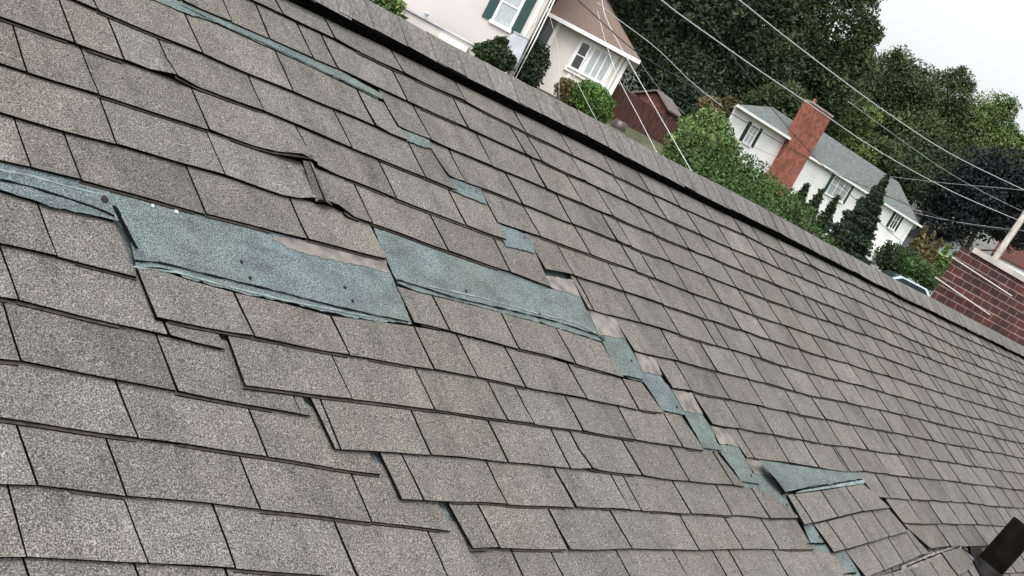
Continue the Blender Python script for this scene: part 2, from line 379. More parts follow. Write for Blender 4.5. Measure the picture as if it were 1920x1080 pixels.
for i, k in enumerate(MORD):
    top = Line(hw(MT[k])) if k in MT else ml[MORD[i - 1]]
    bf = {'a4': (lift4,), 'a5': (fold5,), 'a6': (fold6,), 'm11': (lift11,)}.get(k, ())
    course(mb, ml[k], top, sub(MC[k], ML[k]), OFF + .0003 * (i % 2), bumps=bf, ov=.03 if k not in MT else .002)
mid = mb.build('slipped_shingle_field', [M_sh, M_edge, M_lip], roof)
mid['label'] = 'courses of shingles in the middle of the roof that slid down out of line, one tab buckled up'
LL = {'l8':"0,456 110,481 258,522",'l9':"0,558 37,563.5 319,631.7 427,657",'l10':"0,673 41.7,676.7 335.4,735 475,760 587,781",
'l11':"0,783 261.5,823 505,857 719,891",'l12':"0,906 73,909 240.6,929 491.7,954.6 700,977.5 851,998",
'l13':"0,1042.5 54,1044 281,1057 445,1067.5 675,1084 985,1110",'l14':"0,1180 500,1190 1010,1210"}
LT = {'l8':"0,350 93,379 180,398 225,412"}
LC = {'l8':['L',110,(262,524,225,412)],'l9':['L',37,319,(427,657,400,622)],'l10':['L',41.7,335.4,567,(587,781,560,735)],
'l11':['L',261.5,505,(719,891,688,845)],'l12':['L',73,240.6,491.7,700,(851,998,828,950)],'l13':['L',54,281,445,675,850,(1010,1112,975,1040)],
'l14':['L',20,90,300,470,800,(1040,1210,1000,1112)]}
LORD = ['l8','l9','l10','l11','l12','l13','l14']
ll = {k: Line(hw(v, .008)) for k, v in LL.items()}
mb = MB()
for i, k in enumerate(LORD):
    top = Line(hw(LT[k])) if k in LT else ll[LORD[i - 1]]
    course(mb, ll[k], top, sub(LC[k], LL[k]), -.002, ov=.03 if k not in LT else .002)
lf = mb.build('slipped_shingle_field', [M_sh, M_edge, M_lip], roof)
lf['label'] = 'lower left courses of shingles that slid furthest down and lie under their neighbours'
# courses further down the slope, below the frame, to the eave
mb = MB(); prev = ml['m14']
for k in range(15, 28):
    ln = Line([(U0, k * EX), (U1, k * EX)]); tp = Line([(U0, (k - 1) * EX), (U1, (k - 1) * EX)])
    ed = procedural(U0, U1); ed = [(U0, U0)] + ed
    course(mb, ln, tp, ed, -.006, split=False)
low = mb.build('shingle_field', [M_sh, M_edge, M_lip], roof); low['label'] = 'lowest courses of grey shingles towards the eave'

# --- roof deck with underlay, far slope, gable boards, walls below
VE = 27 * EX + .02
mb = MB(); mb.box((U0, -.06, -.035), (U1, VE, -.0135)); deck = mb.build('roof_deck', M_board, roof)
mb = MB(); mb.add([(U0, -.03, -.0105), (U1, -.03, -.0105), (U1, VE, -.0105), (U0, VE, -.0105)], [(0, 3, 2, 1)])
# headlap of the courses beneath the tear, a continuous sheet
ct = [uv(*p) for p in ((700, 180), (1060, 470), (1200, 590), (1330, 745), (1480, 900), (1700, 985), (1760, 1080), (1500, 1080), (1300, 860), (1100, 700), (700, 640), (200, 540), (-20, 480), (-20, 280), (400, 380))]
und = mb.build('underlay', M_teal, roof)
# far slope in the same frame: direction down the other side, horizontal part mirrored
Vh = np.array([V_[0], V_[1], 0]); V2 = np.array([-V_[0], -V_[1], V_[2]]); N2 = np.array([-N_[0], -N_[1], N_[2]])
PEAKV = -.098
pk = ORG + PEAKV * V_
def loc(p): d = np.asarray(p) - ORG; return (d @ U_, d @ V_, d @ N_)
mb = MB(); rows = 0
for k in range(27):
    v0_, v1_ = .03 + k * EX, .03 + (k + 1) * EX; u = U0
    while u < U1:
        w = .305 * random.uniform(.98, 1.02)
        q = [(u, v0_, .002), (u + w - .006, v0_, .002), (u + w - .006, v1_, .011), (u, v1_, .011)]
        pts = [loc(pk + a * U_ + b * V2 + c * N2) for a, b, c in q]
        pts2 = [loc(pk + a * U_ + b * V2 + (c - .006) * N2) for a, b, c in (q[2], q[3])]
        mb.add(pts, [(0, 1, 2, 3)], 0, tone()); mb.add([pts[2], pts[3], pts2[1], pts2[0]], [(0, 1, 2, 3)], 1); u += w
    pts = [loc(pk + a * U_ + b * V2 + c * N2) for a, b, c in ((U0, v0_ - .01, 0), (U1, v0_ - .01, 0), (U1, v1_, .003), (U0, v1_, .003))]
    mb.add(pts, [(0, 1, 2, 3)], 1)
fs_ = mb.build('shingle_field', [M_sh, M_edge], roof); fs_['label'] = 'far slope of the roof beyond the ridge'
# --- bare patches: (outline in the photo's picture, height, material, name, label)
def patch(name, mat_, px, h, th=.0016, label=None, wob=0):
    p0 = hw(px, h); pts = []; mb = MB()
    for i, a in enumerate(p0):
        b = p0[(i + 1) % len(p0)]; L_ = math.dist(a, b); n_ = max(1, int(L_ / .014)); 
        for j in range(n_):
            w_ = .0016 if L_ < .3 or j else 0
            pts.append((a[0] + (b[0] - a[0]) * j / n_ + random.gauss(0, w_), a[1] + (b[1] - a[1]) * j / n_ + random.gauss(0, w_)))
    P3 = [(u, v, h) for u, v in pts]
    # orientation: face up
    ar = sum(P3[i][0] * P3[(i+1) % len(P3)][1] - P3[(i+1) % len(P3)][0] * P3[i][1] for i in range(len(P3)))
    if ar < 0: P3 = P3[::-1]
    n = len(P3)
    mb.add(P3, [list(range(n))[::-1] if True else 0], 0); 
    lo = [(u, v, h - th) for u, v, h in P3]
    mb.add(P3 + lo, [(i, (i+1) % n, (i+1) % n + n, i + n) for i in range(n)], 1)
    o = mb.build(name, [mat_, M_edge], roof)
    if label: o['label'] = label
    return o
HP = .0085
TP = [("-10,300 40,312 100,326 150,338 200,352 206,362 218,385 228,414 190,406 140,396 93,386 40,368 -10,352", .0098, 'narrow bare blue green strip at the left edge of the photo'),
("206,353 383,404 520,437 640,470 722,490 735,520 750,552 774,607 700,602 620,586 540,566 440,546 345,520 330,508 300,502 255,499 250,480 244,455 236,428 224,398 209,366", HP, 'large bare blue green rectangle where shingles are gone, four nail holes in it'),
("699,426 830,468 955,511 1028,540 1085,552 1106,562 1118,600 1136,640 1122,638 1040,613 960,591 900,575 850,562 780,545 747,532 722,480", HP, 'long bare blue green strip right of the lifted tab'),
("1122,627 1150,631 1172,636 1188,662 1204,700 1207,716 1190,712 1164,704 1150,680 1134,648", HP, 'small blue green gap, fifth step of the diagonal tear'),
("1203,697 1238,704 1246,716 1259,729 1270,752 1286,778 1262,775 1244,772 1225,742 1206,714", HP, 'small blue green gap, sixth step of the diagonal tear'),
("1283,770 1318,779 1326,790 1333,798 1344,828 1358,848 1334,846 1320,842 1300,806 1286,782", HP, 'small blue green gap, seventh step of the diagonal tear'),
("1350,833 1385,838 1391,850 1399,860 1410,885 1425,909 1414,916 1396,914 1376,880 1352,850", HP, 'small blue green gap, eighth step of the diagonal tear'),
("1412,886 1438,890 1452,897 1478,925 1490,950 1500,970 1470,974 1456,972 1440,950 1424,915 1420,905", .0085, 'bare blue green patch under the raised flap'),
("1505,982 1531,981 1548,1015 1563,1036 1545,1034 1526,1030 1514,1005", .010, 'blue green gap left of the twisted shingles'),
("1563,1036 1588,1031 1600,1052 1616,1084 1590,1084 1576,1060", .010, 'blue green gap at the bottom edge of the photo'),
("742,238 806,262 809,278 790,274 756,261", .0145, 'small blue green gap, first step of the diagonal tear'),
("840,331 870,342 901,354 914,384 880,370 850,358", .0145, 'small blue green gap, second step of the diagonal tear'),
("930,418 990,440 1004,474 985,470 948,461", .0145, 'small blue green gap, third step of the diagonal tear'),
("300,-8 345,2 433,40 560,98 640,134 716,176 717,186 703,179 676,168 600,132 523,96 455,66 400,40 355,27 300,4 262,-8", .0118, 'thin blue green line of bare headlap below the second course')]
for px, h, lb in TP: patch('exposed_headlap', M_teal, px, h, label=lb)
GP = [("510,441 600,455 640,466 724,486 727,512 690,500 640,490 580,478 540,464 515,450", .0096), ("1022,516 1076,525 1096,560 1060,548 1034,540", .0099),
("1103,582 1153,596 1176,636 1150,632 1122,627", .0099), ("1188,660 1229,671 1242,704 1204,697", .0099), ("1258,729 1298,737 1319,779 1283,770", .0099),
("1332,798 1367,805 1386,838 1350,832", .0099), ("1397,858 1425,862 1440,892 1413,887", .0099)]
for i, (px, h) in enumerate(GP):
    patch('bare_backing', M_gray, px, h, label=('pale grey strip along the top of the large bare rectangle' if i == 0 else None))
# pale sealant lines and torn lower edges along the bare strips
def ribbon(name, px, w, h, mat_, th=.001, jag=0, label=None):
    pts = hw(px, h); fine = []
    for a, b in zip(pts[:-1], pts[1:]):
        n = max(1, int(math.dist(a, b) / .02))
        for i in range(n): fine.append((a[0] + (b[0] - a[0]) * i / n, a[1] + (b[1] - a[1]) * i / n))
    fine.append(pts[-1]); mb = MB(); A = []; B = []
    for i, (u, v) in enumerate(fine):
        j = random.uniform(-jag, jag); k = random.uniform(-jag, jag); A.append((u, v - w / 2 + j, h)); B.append((u, v + w / 2 + k, h))
    n = len(A); mb.add(A + B, [(i, i+n, i+n+1, i+1) for i in range(n - 1)])
    C = [(u, v, h - th) for u, v, _ in B]; mb.add(B + C, [(i, i+n, i+n+1, i+1) for i in range(n - 1)], 1)
    o = mb.build(name, [mat_, M_edge], roof)
    if label: o['label'] = label
    return o
for px, w, j in (("0,337 60,350 110,366 160,383 215,404", .004, .002), ("252,488 300,492 360,507 430,524 500,541 600,567 700,590 765,603", .0035, .0012), ("744,524 800,541 860,560 950,580 1040,602 1120,628 1133,640", .004, .0015), ("340,10 430,54 520,92 610,135 700,178", .003, .001),
                 ("1143,701 1180,706 1205,712", .004, .001), ("1244,770 1280,778", .004, .001), ("1320,840 1352,845", .003, .001), ("1392,903 1423,908", .003, .001), ("941,445 975,456 1000,467", .003, .001), ("850,345 880,357 908,370", .003, .001)):
    ribbon('torn_edge_line', px, w, HP + .0035 if 'M' else 0, M_edge, jag=j)
for px in ("0,318 60,330 120,347 190,364", "800,535 900,557 1000,585 1080,605 1120,625", "250,500 330,510 440,540 560,568 700,595"):
    ribbon('sealant_line', px, .004, HP + .0018, M_strip, jag=.0015)
# --- nail holes and pale chips
def nail(x, y, r=.0045, mat_=M_nail, name='nail_hole', h=.012, lb=None):
    u, v = uv(x, y, h); mb = MB(); n = 9
    top = [(u + r * random.uniform(.75, 1.2) * math.cos(a), v + r * random.uniform(.9, 1.4) * math.sin(a), h) for a in np.arange(n) * 2 * math.pi / n]
    mb.add(top + [(a, b, c - .003) for a, b, c in top], [list(range(n))[::-1] if False else list(range(n))] + [(i, (i+1) % n, (i+1) % n + n, i + n) for i in range(n)])
    o = mb.build(name, mat_, roof)
    if lb: o['label'] = lb
for x, y in ((454,490),(648,538),(662,563),(470,520),(875,545),(1012,588),(1185,676),(1270,763),(984,445),(893,360),(1412,884),(1409,891),(1476,946),(1537,1006),(1597,1061)): nail(x, y, .004, h=.0155 if x in (984, 893) else .012)
nail(197, 373, .008, lb='largest nail hole, in the strip at the left edge')
nail(287, 385, .0035, M_chip, 'shingle_chip', .012, 'white chip right of the largest nail hole'); nail(331, 396, .0048, M_chip, 'shingle_chip', .012, 'larger white chip against the shadowed edge')
# dark curl at the torn left side of the big bare rectangle
mb = MB()
c = [uv(*p, .012) for p in ((212, 385), (222, 405), (234, 430), (244, 448), (256, 466))]
A = [(u - .002, v, .011) for u, v in c]; B = [(u + .003, v, .018 - abs(i - 2) * .002) for i, (u, v) in enumerate(c)]; Cc = [(u + .0045, v + .001, .012) for u, v in c]
n = len(c); mb.add(A + B, [(i, i+n, i+n+1, i+1) for i in range(n - 1)], 1); mb.add(B + Cc, [(i, i+n, i+n+1, i+1) for i in range(n - 1)], 0)
mb.build('torn_shingle_edge', [M_edge, M_edge], roof)
# --- folded flap of the torn sixth course
mb = MB()
def q3(x, y, h): u, v = uv(x, y, h); return (u, v, h)
hL, hR = .022, .030
a0, a1, a2, a3 = q3(568, 301, .034), q3(580, 303, .040), q3(607, 376, .030), q3(592, 378, .020)
b1, b2, b3, b4 = q3(581, 303, .046), q3(586, 306, .046), q3(623, 386, .020), q3(612, 378, .034)
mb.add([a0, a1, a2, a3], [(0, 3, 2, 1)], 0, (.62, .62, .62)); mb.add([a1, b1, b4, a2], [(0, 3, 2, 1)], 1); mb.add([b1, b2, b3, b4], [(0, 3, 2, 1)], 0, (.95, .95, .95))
mb.add([b2, b3, (b3[0], b3[1], .012), (b2[0], b2[1], .012)], [(0, 1, 2, 3)], 1)
mb.add([a3, a2, (a2[0], a2[1], .012), (a3[0], a3[1], .012)], [(0, 1, 2, 3)], 1)
e1, e2, e3, e4 = q3(592, 374, .021), q3(609, 374, .033), q3(611, 379, .033), q3(594, 379, .021)
mb.add([e1, e2, e3, e4], [(0, 3, 2, 1)], 1)
fl = mb.build('folded_flap', [M_sh, M_edge, M_lip], roof); fl['label'] = 'narrow strip of torn shingle folded up on its side'

# --- twisted strip of three shingle courses lower right
def quadcourse(name, rows, label):
    """rows of tabs from corner points in the picture: lists of (top point, butt point)"""
    mb = MB()
    for off, pr in rows:
        for (t0, b0), (t1, b1) in zip(pr[:-1], pr[1:]):
            c = tone(); n = 3; g = .006
            T0, B0, T1, B1 = [uv(*q, off + .012) for q in (t0, b0, t1, b1)]
            G = []
            for j in range(3):
                t = j / 2
                for i in range(n + 1):
                    s = i / n
                    a = (np.array(T0) + g * np.array([1, 0])) * (1 - t) + (np.array(B0) + g * np.array([1, 0])) * t
                    b = (np.array(T1) - g * np.array([1, 0])) * (1 - t) + (np.array(B1) - g * np.array([1, 0])) * t
                    q = a + (b - a) * s; G.append((q[0], q[1], off + .004 + .010 * t + wave(q[0], q[1])))
            m = n + 1; mb.add(G, [(j*m+i, (j+1)*m+i, (j+1)*m+i+1, j*m+i+1) for j in range(2) for i in range(n)], 0, c)
            bt = G[2*m:]; lo = [(u, v, h - .008) for u, v, h in bt]; mb.add(bt + lo, [(i, i+m, i+m+1, i+1) for i in range(n)], 1)
            for col in (0, n):
                e = [G[j*m+col] for j in range(3)]; l2 = [(u, v, h - .008) for u, v, h in e]; mb.add(e + l2, [(j, j+3, j+4, j+1) for j in range(2)], 1)
        L_, R_ = pr[0], pr[-1]
        ds = [uv(*L_[0], off), uv(*R_[0], off), uv(*R_[1], off), uv(*L_[1], off)]
        hs_ = [off - .001, off - .001, off + .005, off + .005]
        mb.add([(u + s * .004, v - w_, h) for (u, v), h, s, w_ in zip(ds, hs_, (1, -1, -1, 1), (0, 0, .004, .004))], [(0, 3, 2, 1)], 1)  # near-black sheet below the row, slot shade put in as colour
    o = mb.build(name, [M_sh, M_edge], roof); o['label'] = label
quadcourse('twisted_shingle', [
 (.016, [((1479,926),(1507,983)),((1492,925),(1525,980)),((1543,919),(1571,969)),((1589,911),(1617,958.5)),((1622,906),(1669,952))]),
 ], 'topmost of the three twisted rows of tabs, just below the raised flap')
quadcourse('twisted_shingle', [
 (.012, [((1529,981),(1562,1035)),((1554,976),(1585.6,1029.6)),((1599,964),(1628.5,1017.5)),((1637,955),(1667,1006)),((1670,952),(1702,996.7))]),
 ], 'middle of the three twisted rows of tabs')
quadcourse('twisted_shingle', [
 (.008, [((1588,1031),(1622,1083)),((1629,1018),(1657.5,1068.5)),((1667,1006),(1694,1055)),((1702,997),(1728,1040)),((1706,990),(1743,1036.7))]),
 ], 'lowest of the three twisted rows of tabs, above the pale gap')
quadcourse('slipped_shingle', [
 (.010, [((1640,1083),(1668,1140)),((1675,1072),(1700,1120)),((1708,1062),(1738,1112)),((1745,1050),(1775,1102)),((1775,1037),(1801,1078)),((1806,1024),(1823,1063))]),
 ], 'row of tabs between the pale gap and the dark pipe')
quadcourse('curled_shingle', [
 (.016, [((1768,1035),(1796,1080)),((1806,1026),(1824,1052)),((1812,1030),(1826,1046))]),
 ], 'curled shingle corner beside the dark pipe')
patch('bare_backing', M_gray, "1690,1062 1740,1040 1790,1024 1806,1022 1800,1030 1745,1052 1700,1072 1690,1074", .014, label='pale gap below the twisted shingles')
patch('exposed_headlap', M_strip, "1500,918 1560,906 1622,896 1621,906 1590,912 1543,921 1490,929", .0145, label='pale torn lower edge of the raised flap')
for px in ("1484,921 1520,915 1560,908 1618,898", "1700,1062 1745,1044 1800,1024", "1512,1020 1525,1019 1548,1019", "1582,1076 1606,1074"):
    ribbon('torn_edge_line', px, .005, .0175, M_edge, jag=.002)
# --- the raised flap, its left edge lifted off the roof
mb = MB()
top = [q3(1425, 862, .045), q3(1480, 871, .022), q3(1540, 880, .013), (*uv(1612, 886, .013), .013)]
bot = [q3(1475, 922, .036), q3(1520, 912, .020), q3(1570, 904, .015), (*uv(1621, 899, .014), .014)]
midl = [q3(1456, 896, .052), q3(1501, 892, .026), q3(1556, 892, .016), (*uv(1617, 893, .0145), .0145)]
G = top + midl + bot
mb.add(G, [(j*4+i, (j+1)*4+i, (j+1)*4+i+1, j*4+i+1) for j in range(2) for i in range(3)])
Lw = [(u, v, h - .004) for u, v, h in G]; mb.add(Lw, [(j*4+i, j*4+i+1, (j+1)*4+i+1, (j+1)*4+i) for j in range(2) for i in range(3)], 1)
e = [G[0], G[4], G[8]]; mb.add(e + [(u - .001, v, h - .004) for u, v, h in e], [(0, 3, 4, 1), (1, 4, 5, 2)], 2)
e = G[8:12]; mb.add(e + [(u, v, .008) for u, v, h in e], [(i, i+4, i+5, i+1) for i in range(3)], 1)
rf = mb.build('raised_flap', [M_teal, M_edge, M_strip], roof); rf['label'] = 'triangular blue green flap peeled up, black hollow under its left edge'

# --- ridge: black vent and overlapping cap shingles
HV = .0505
mb = MB()
def ridge_line(u): return .040 + .003 * math.sin(u * 1.9) + .0015 * math.sin(u * 7.3)
us = np.arange(U0, U1, .1)
A = [(u, ridge_line(u), .010) for u in us]; B = [(u, ridge_line(u) + .002, HV - .007 - (.008 if u > 6 else 0) * min(1, max(0, u - 6))) for u in us]
n = len(us); mb.add(A + B, [(i, i+n, i+n+1, i+1) for i in range(n - 1)])
Cb = [(u, PEAKV * .5, h) for u, v, h in B]; mb.add(B + Cb, [(i, i+n, i+n+1, i+1) for i in range(n - 1)])
Cd = [(u, -.02, .004) for u in us]; mb.add(A + Cd, [(i, i+1, i+n+1, i+n) for i in range(n - 1)])
# thin louvres
for hh in (.018, .027, .036):
    E_ = [(u, ridge_line(u) + .003, hh) for u in us]; E2 = [(u, ridge_line(u) + .003, hh + .003) for u in us]; E3 = [(u, ridge_line(u), hh + .003) for u in us]
    mb.add(E_ + E2, [(i, i+n, i+n+1, i+1) for i in range(n - 1)]); mb.add(E2 + E3, [(i, i+n, i+n+1, i+1) for i in range(n - 1)])
mb.build('ridge_vent', M_black, roof)
mb = MB(); u = U0
def cap_h(u): return HV - max(0, min(1, u - 5.5)) * .010 + .0022 * math.sin(u * 4.1) + .0012 * math.sin(u * 11.3)
k_ = 0
while u < U1:
    L_ = .147 * random.uniform(.96, 1.04); w = L_ + .05; dv = random.uniform(-.005, .004) + .009 * max(0, min(1, (u - 4) / 3)); c = tone(); c = tuple(x * 1.0 for x in c); lift = .0008
    ns = [(ridge_line(u) + .001 + dv, 0), (.0, .001), (-.025, .002), (PEAKV + .03, .003)]
    rowA = []; 
    for t in (0, 1):
        uu = u + t * w; hh = cap_h(uu) + (lift if t == 0 else -.002); sk = random.uniform(-.002, .002)
        pr = [(uu, v + sk, hh + e) for v, e in ns]
        # rounded peak, then the far side
        P0 = ORG + uu * U_ + (PEAKV) * V_ + (hh + .002) * N_
        topz = P0
        pr.append(loc(topz)); 
        for s_ in (.035, .115, .155): pr.append(loc(topz + s_ * V2 - .001 * N2))
        rowA.append(pr)
    m = len(rowA[0]); pts = rowA[0] + rowA[1]
    mb.add(pts, [(i, i+1, i+1+m, i+m) for i in range(m - 1)], 0, c)
    lo = [(a, b + .0, h - .002) for a, b, h in rowA[0]]; mb.add(rowA[0][:2] + lo[:2], [(0, 2, 3, 1)], 1)
    e = [rowA[0][0], rowA[1][0]]; mb.add(e + [(a, b, h - .006) for a, b, h in e], [(0, 1, 3, 2)], 1)
    u += L_
rc = mb.build('ridge_cap', [granule('cap_granules', (.06, .058, .054), (.125, .120, .112), (.22, .212, .20), .07, fine=200., stretch=(1, .35, 1)), M_edge], roof)
rc['label'] = 'row of overlapping cap shingles along the ridge above the black vent'

# --- dark pipe through the roof at the lower right
base = np.array((*uv(1846, 1073, .0), 0.0)); wb = ORG + base[0] * U_ + base[1] * V_
tipd = ray(1924, 986); Dp = (wb - CAM) @ np.array([0, 1, 0])
tip = CAM + tipd * ((Dp + .02) / tipd[1])
ax = (tip - wb); Lp = np.linalg.norm(ax); ax /= Lp
pipe_r = .068
mb = MB(); nseg = 28
def ring(c, r, ax):
    a = np.cross(ax, [0, 0, 1.0]); 
    if np.linalg.norm(a) < .05: a = np.cross(ax, [1.0, 0, 0])
    a /= np.linalg.norm(a); b = np.cross(ax, a)
    return [loc(c + r * (math.cos(q) * a + math.sin(q) * b)) for q in np.arange(nseg) * 2 * math.pi / nseg]
r0, r1, r2, r3 = ring(wb - ax * .12, pipe_r, ax), ring(tip, pipe_r, ax), ring(tip, pipe_r - .008, ax), ring(tip - ax * .2, pipe_r - .008, ax)
for a, b in ((r0, r1), (r1, r2), (r2, r3)): mb.add(a + b, [(i, (i+1) % nseg, (i+1) % nseg + nseg, i + nseg) for i in range(nseg)])
vp_ = mb.build('vent_pipe', M_pipe, roof, smooth=False); vp_['label'] = 'black stub of vent pipe at the lower right corner'
for p_ in vp_.data.polygons: p_.use_smooth = True
mb = MB()
c0, c1, c2, c3 = ring(wb - ax * .02 , pipe_r + .035, ax), ring(wb + ax * .03, pipe_r + .02, ax), ring(wb + ax * .045, pipe_r + .012, ax), ring(wb + ax * .045, pipe_r, ax)
for a, b in ((c0, c1), (c1, c2), (c2, c3)): mb.add(a + b, [(i, (i+1) % nseg, (i+1) % nseg + nseg, i + nseg) for i in range(nseg)])
co = mb.build('collar', mat('rubber_collar', (.004, .004, .0045), .6, spec=.15), vp_)
mb = MB(); n = 24
pts = [(base[0] + .135 * math.cos(a), base[1] + .15 * math.sin(a), .012) for a in np.arange(n) * 2 * math.pi / n]
mb.prism(pts, (0, 0, .002)); mb.build('flashing', mat('dark_flashing', (.012, .011, .012), .8, spec=.1), vp_)

# --- walls of this house under the roof
def wl(u, v, h): p = ORG + u * U_ + v * V_ + h * N_; return p
mb = MB()
eave = wl(0, VE - .35, -.04); pkp = wl(0, PEAKV, -.04)
half = (pkp - eave) - ((pkp - eave) @ U_) * U_; half[2] = 0; hwid = np.linalg.norm(half); hd = half / hwid
for uu in (U0 + .3, U1 - .3):
    a = eave + uu * U_; b = a + 2 * hwid * hd; p = pkp + uu * U_
    q = [np.array([a[0], a[1], 0]), np.array([b[0], b[1], 0]), b, p, a]
    mb.prism([loc(x) for x in q], (.12 if uu < 0 else -.12, 0, 0))
for sgn in (0, 1):
    a = eave + (U0 + .3) * U_ + sgn * 2 * hwid * hd; b = eave + (U1 - .3) * U_ + sgn * 2 * hwid * hd
    q = [np.array([a[0], a[1], 0]), np.array([b[0], b[1], 0]), b, a]; o_ = hd * (.1 if sgn == 0 else -.1)
    mb.prism([loc(x) for x in q], (o_ @ U_, o_ @ V_, o_ @ N_))
hw_ = mb.build('house_walls', M_siding, roof)

# ================================================================== neighbourhood
#BGSTART
def hillz(x, y):
    pts_y = [-400, 7, 16, 30, 40, 48, 62, 90, 140, 260, 700]
    pts_z = [0, 0, .8, 3.2, 4.3, 4.75, 5.0, 5.6, 8, 14, 20]
    z = float(np.interp(y, pts_y, pts_z))
    r = x / max(y, 8)
    if r > .27: z = min(z, 3.7 + max(0, y - 100) * .05)
    elif r > .2: z = z + (min(z, 3.7 + max(0, y - 100) * .05) - z) * (r - .2) / .07
    return z + .12 * math.sin(x * .21) * math.sin(y * .17)
def at_z(x, y, z):
    d = ray(x, y); return CAM + d * ((z - CAMZ) / d[2])
M_grass = mat('lawn', (.055, .06, .028), .95, noise=1.5, amt=.6, bump=.4, bscale=9)
M_white = mat('white_paint', (.72, .72, .71), .6, noise=1.5, amt=.06)
def clap(m, board=.16, strength=.7):
    n = m.node_tree; L = n.links; b = n.nodes['Principled BSDF']; tc = n.nodes.new('ShaderNodeTexCoord'); sx = n.nodes.new('ShaderNodeSeparateXYZ'); L.new(tc.outputs['Object'], sx.inputs[0])
    d = n.nodes.new('ShaderNodeMath'); d.operation = 'DIVIDE'; d.inputs[1].default_value = board; L.new(sx.outputs[2], d.inputs[0])
    f = n.nodes.new('ShaderNodeMath'); f.operation = 'FRACT'; L.new(d.outputs[0], f.inputs[0]); bp = n.nodes.new('ShaderNodeBump'); bp.invert = True; bp.inputs['Strength'].default_value = strength; bp.inputs['Distance'].default_value = .03
    L.new(f.outputs[0], bp.inputs['Height']); L.new(bp.outputs[0], b.inputs['Normal']); return m
M_wside = clap(mat('white_clapboard', (.66, .67, .66), .7, noise=.9, amt=.07))
M_cream = mat('cream_siding', (.46, .43, .41), .85, noise=.6, amt=.07)
M_stucco = mat('pale_grey_siding', (.56, .53, .49), .8, noise=.8, amt=.08)
M_roofb = mat('brown_shingle_roof', (.135, .098, .080), .9, noise=18, amt=.25, bump=.3)
M_roofg = mat('grey_green_shingle_roof', (.105, .122, .118), .9, noise=2.5, amt=.3, bump=.4, bscale=20, stretch=(1, 1, 5))
M_glass = mat('window_glass', (.035, .04, .045), .08, spec=.8)
M_curt = mat('curtained_pane', (.32, .36, .37), .25, noise=9, amt=.25, stretch=(6, 6, .4), spec=.6)
M_shut = mat('green_shutter', (.02, .055, .05), .6)
M_shutd = mat('dark_shutter', (.02, .022, .027), .6)
M_brick = None
def brick_mat(name, c1, c2, mortar, scale, bw, rh, ms):
    m = bpy.data.materials.new(name); m.use_nodes = True; n = m.node_tree; L = n.links; b = n.nodes['Principled BSDF']; b.inputs['Roughness'].default_value = .85
    tc = n.nodes.new('ShaderNodeTexCoord'); sx = n.nodes.new('ShaderNodeSeparateXYZ'); cb = n.nodes.new('ShaderNodeCombineXYZ')
    L.new(tc.outputs['Object'], sx.inputs[0]); ad = n.nodes.new('ShaderNodeMath'); ad.operation = 'ADD'
    L.new(sx.outputs[0], ad.inputs[0]); L.new(sx.outputs[1], ad.inputs[1]); L.new(ad.outputs[0], cb.inputs[0]); L.new(sx.outputs[2], cb.inputs[1])
    t = n.nodes.new('ShaderNodeTexBrick'); t.inputs['Scale'].default_value = scale; t.inputs['Brick Width'].default_value = bw; t.inputs['Row Height'].default_value = rh
    t.inputs['Mortar Size'].default_value = ms; t.inputs['Color1'].default_value = (*c1, 1); t.inputs['Color2'].default_value = (*c2, 1); t.inputs['Mortar'].default_value = (*mortar, 1)
    L.new(cb.outputs[0], t.inputs['Vector'])
    no = n.nodes.new('ShaderNodeTexNoise'); no.inputs['Scale'].default_value = 3.0; no.inputs['Detail'].default_value = 6; L.new(tc.outputs['Object'], no.inputs['Vector'])
    rr = n.nodes.new('ShaderNodeValToRGB'); rr.color_ramp.elements[0].position = .3; rr.color_ramp.elements[1].position = .7
    rr.color_ramp.elements[0].color = (.55, .55, .55, 1); rr.color_ramp.elements[1].color = (1.3, 1.3, 1.3, 1); L.new(no.outputs[0], rr.inputs[0])
    mx = n.nodes.new('ShaderNodeMixRGB'); mx.blend_type = 'MULTIPLY'; mx.inputs[0].default_value = 1; L.new(t.outputs[0], mx.inputs[1]); L.new(rr.outputs[0], mx.inputs[2])
    L.new(mx.outputs[0], b.inputs['Base Color']); bp = n.nodes.new('ShaderNodeBump'); bp.inputs['Strength'].default_value = .5; bp.invert = True
    L.new(t.outputs[1], bp.inputs['Height']); L.new(bp.outputs[0], b.inputs['Normal']); return m
M_chim = brick_mat('chimney_brick', (.30, .075, .042), (.19, .048, .03), (.22, .13, .10), 1, .22, .075, .009)
M_block = brick_mat('dark_red_block', (.075, .018, .014), (.032, .011, .010), (.24, .18, .16), 1, .40, .14, .009)
M_fence = mat('red_brown_fence', (.085, .034, .026), .85, noise=3, amt=.35)
M_pole = mat('weathered_pole_wood', (.42, .39, .36), .85, noise=5, amt=.3, stretch=(4, 4, .5))
M_wirew = mat('pale_cable', (.42, .44, .46), .5)
M_wired = mat('dark_cable', (.035, .035, .04), .6)
M_metal = mat('grey_metal', (.40, .42, .46), .5, noise=3, amt=.1)
M_trunk = mat('bark', (.06, .045, .035), .95, noise=6, amt=.4, bump=.5)
M_carp = mat('pale_car_paint', (.50, .60, .64), .25, spec=.6)
M_cg = mat('car_glass', (.02, .03, .035), .05, spec=.9)
M_tyre = mat('tyre', (.015, .015, .015), .8)

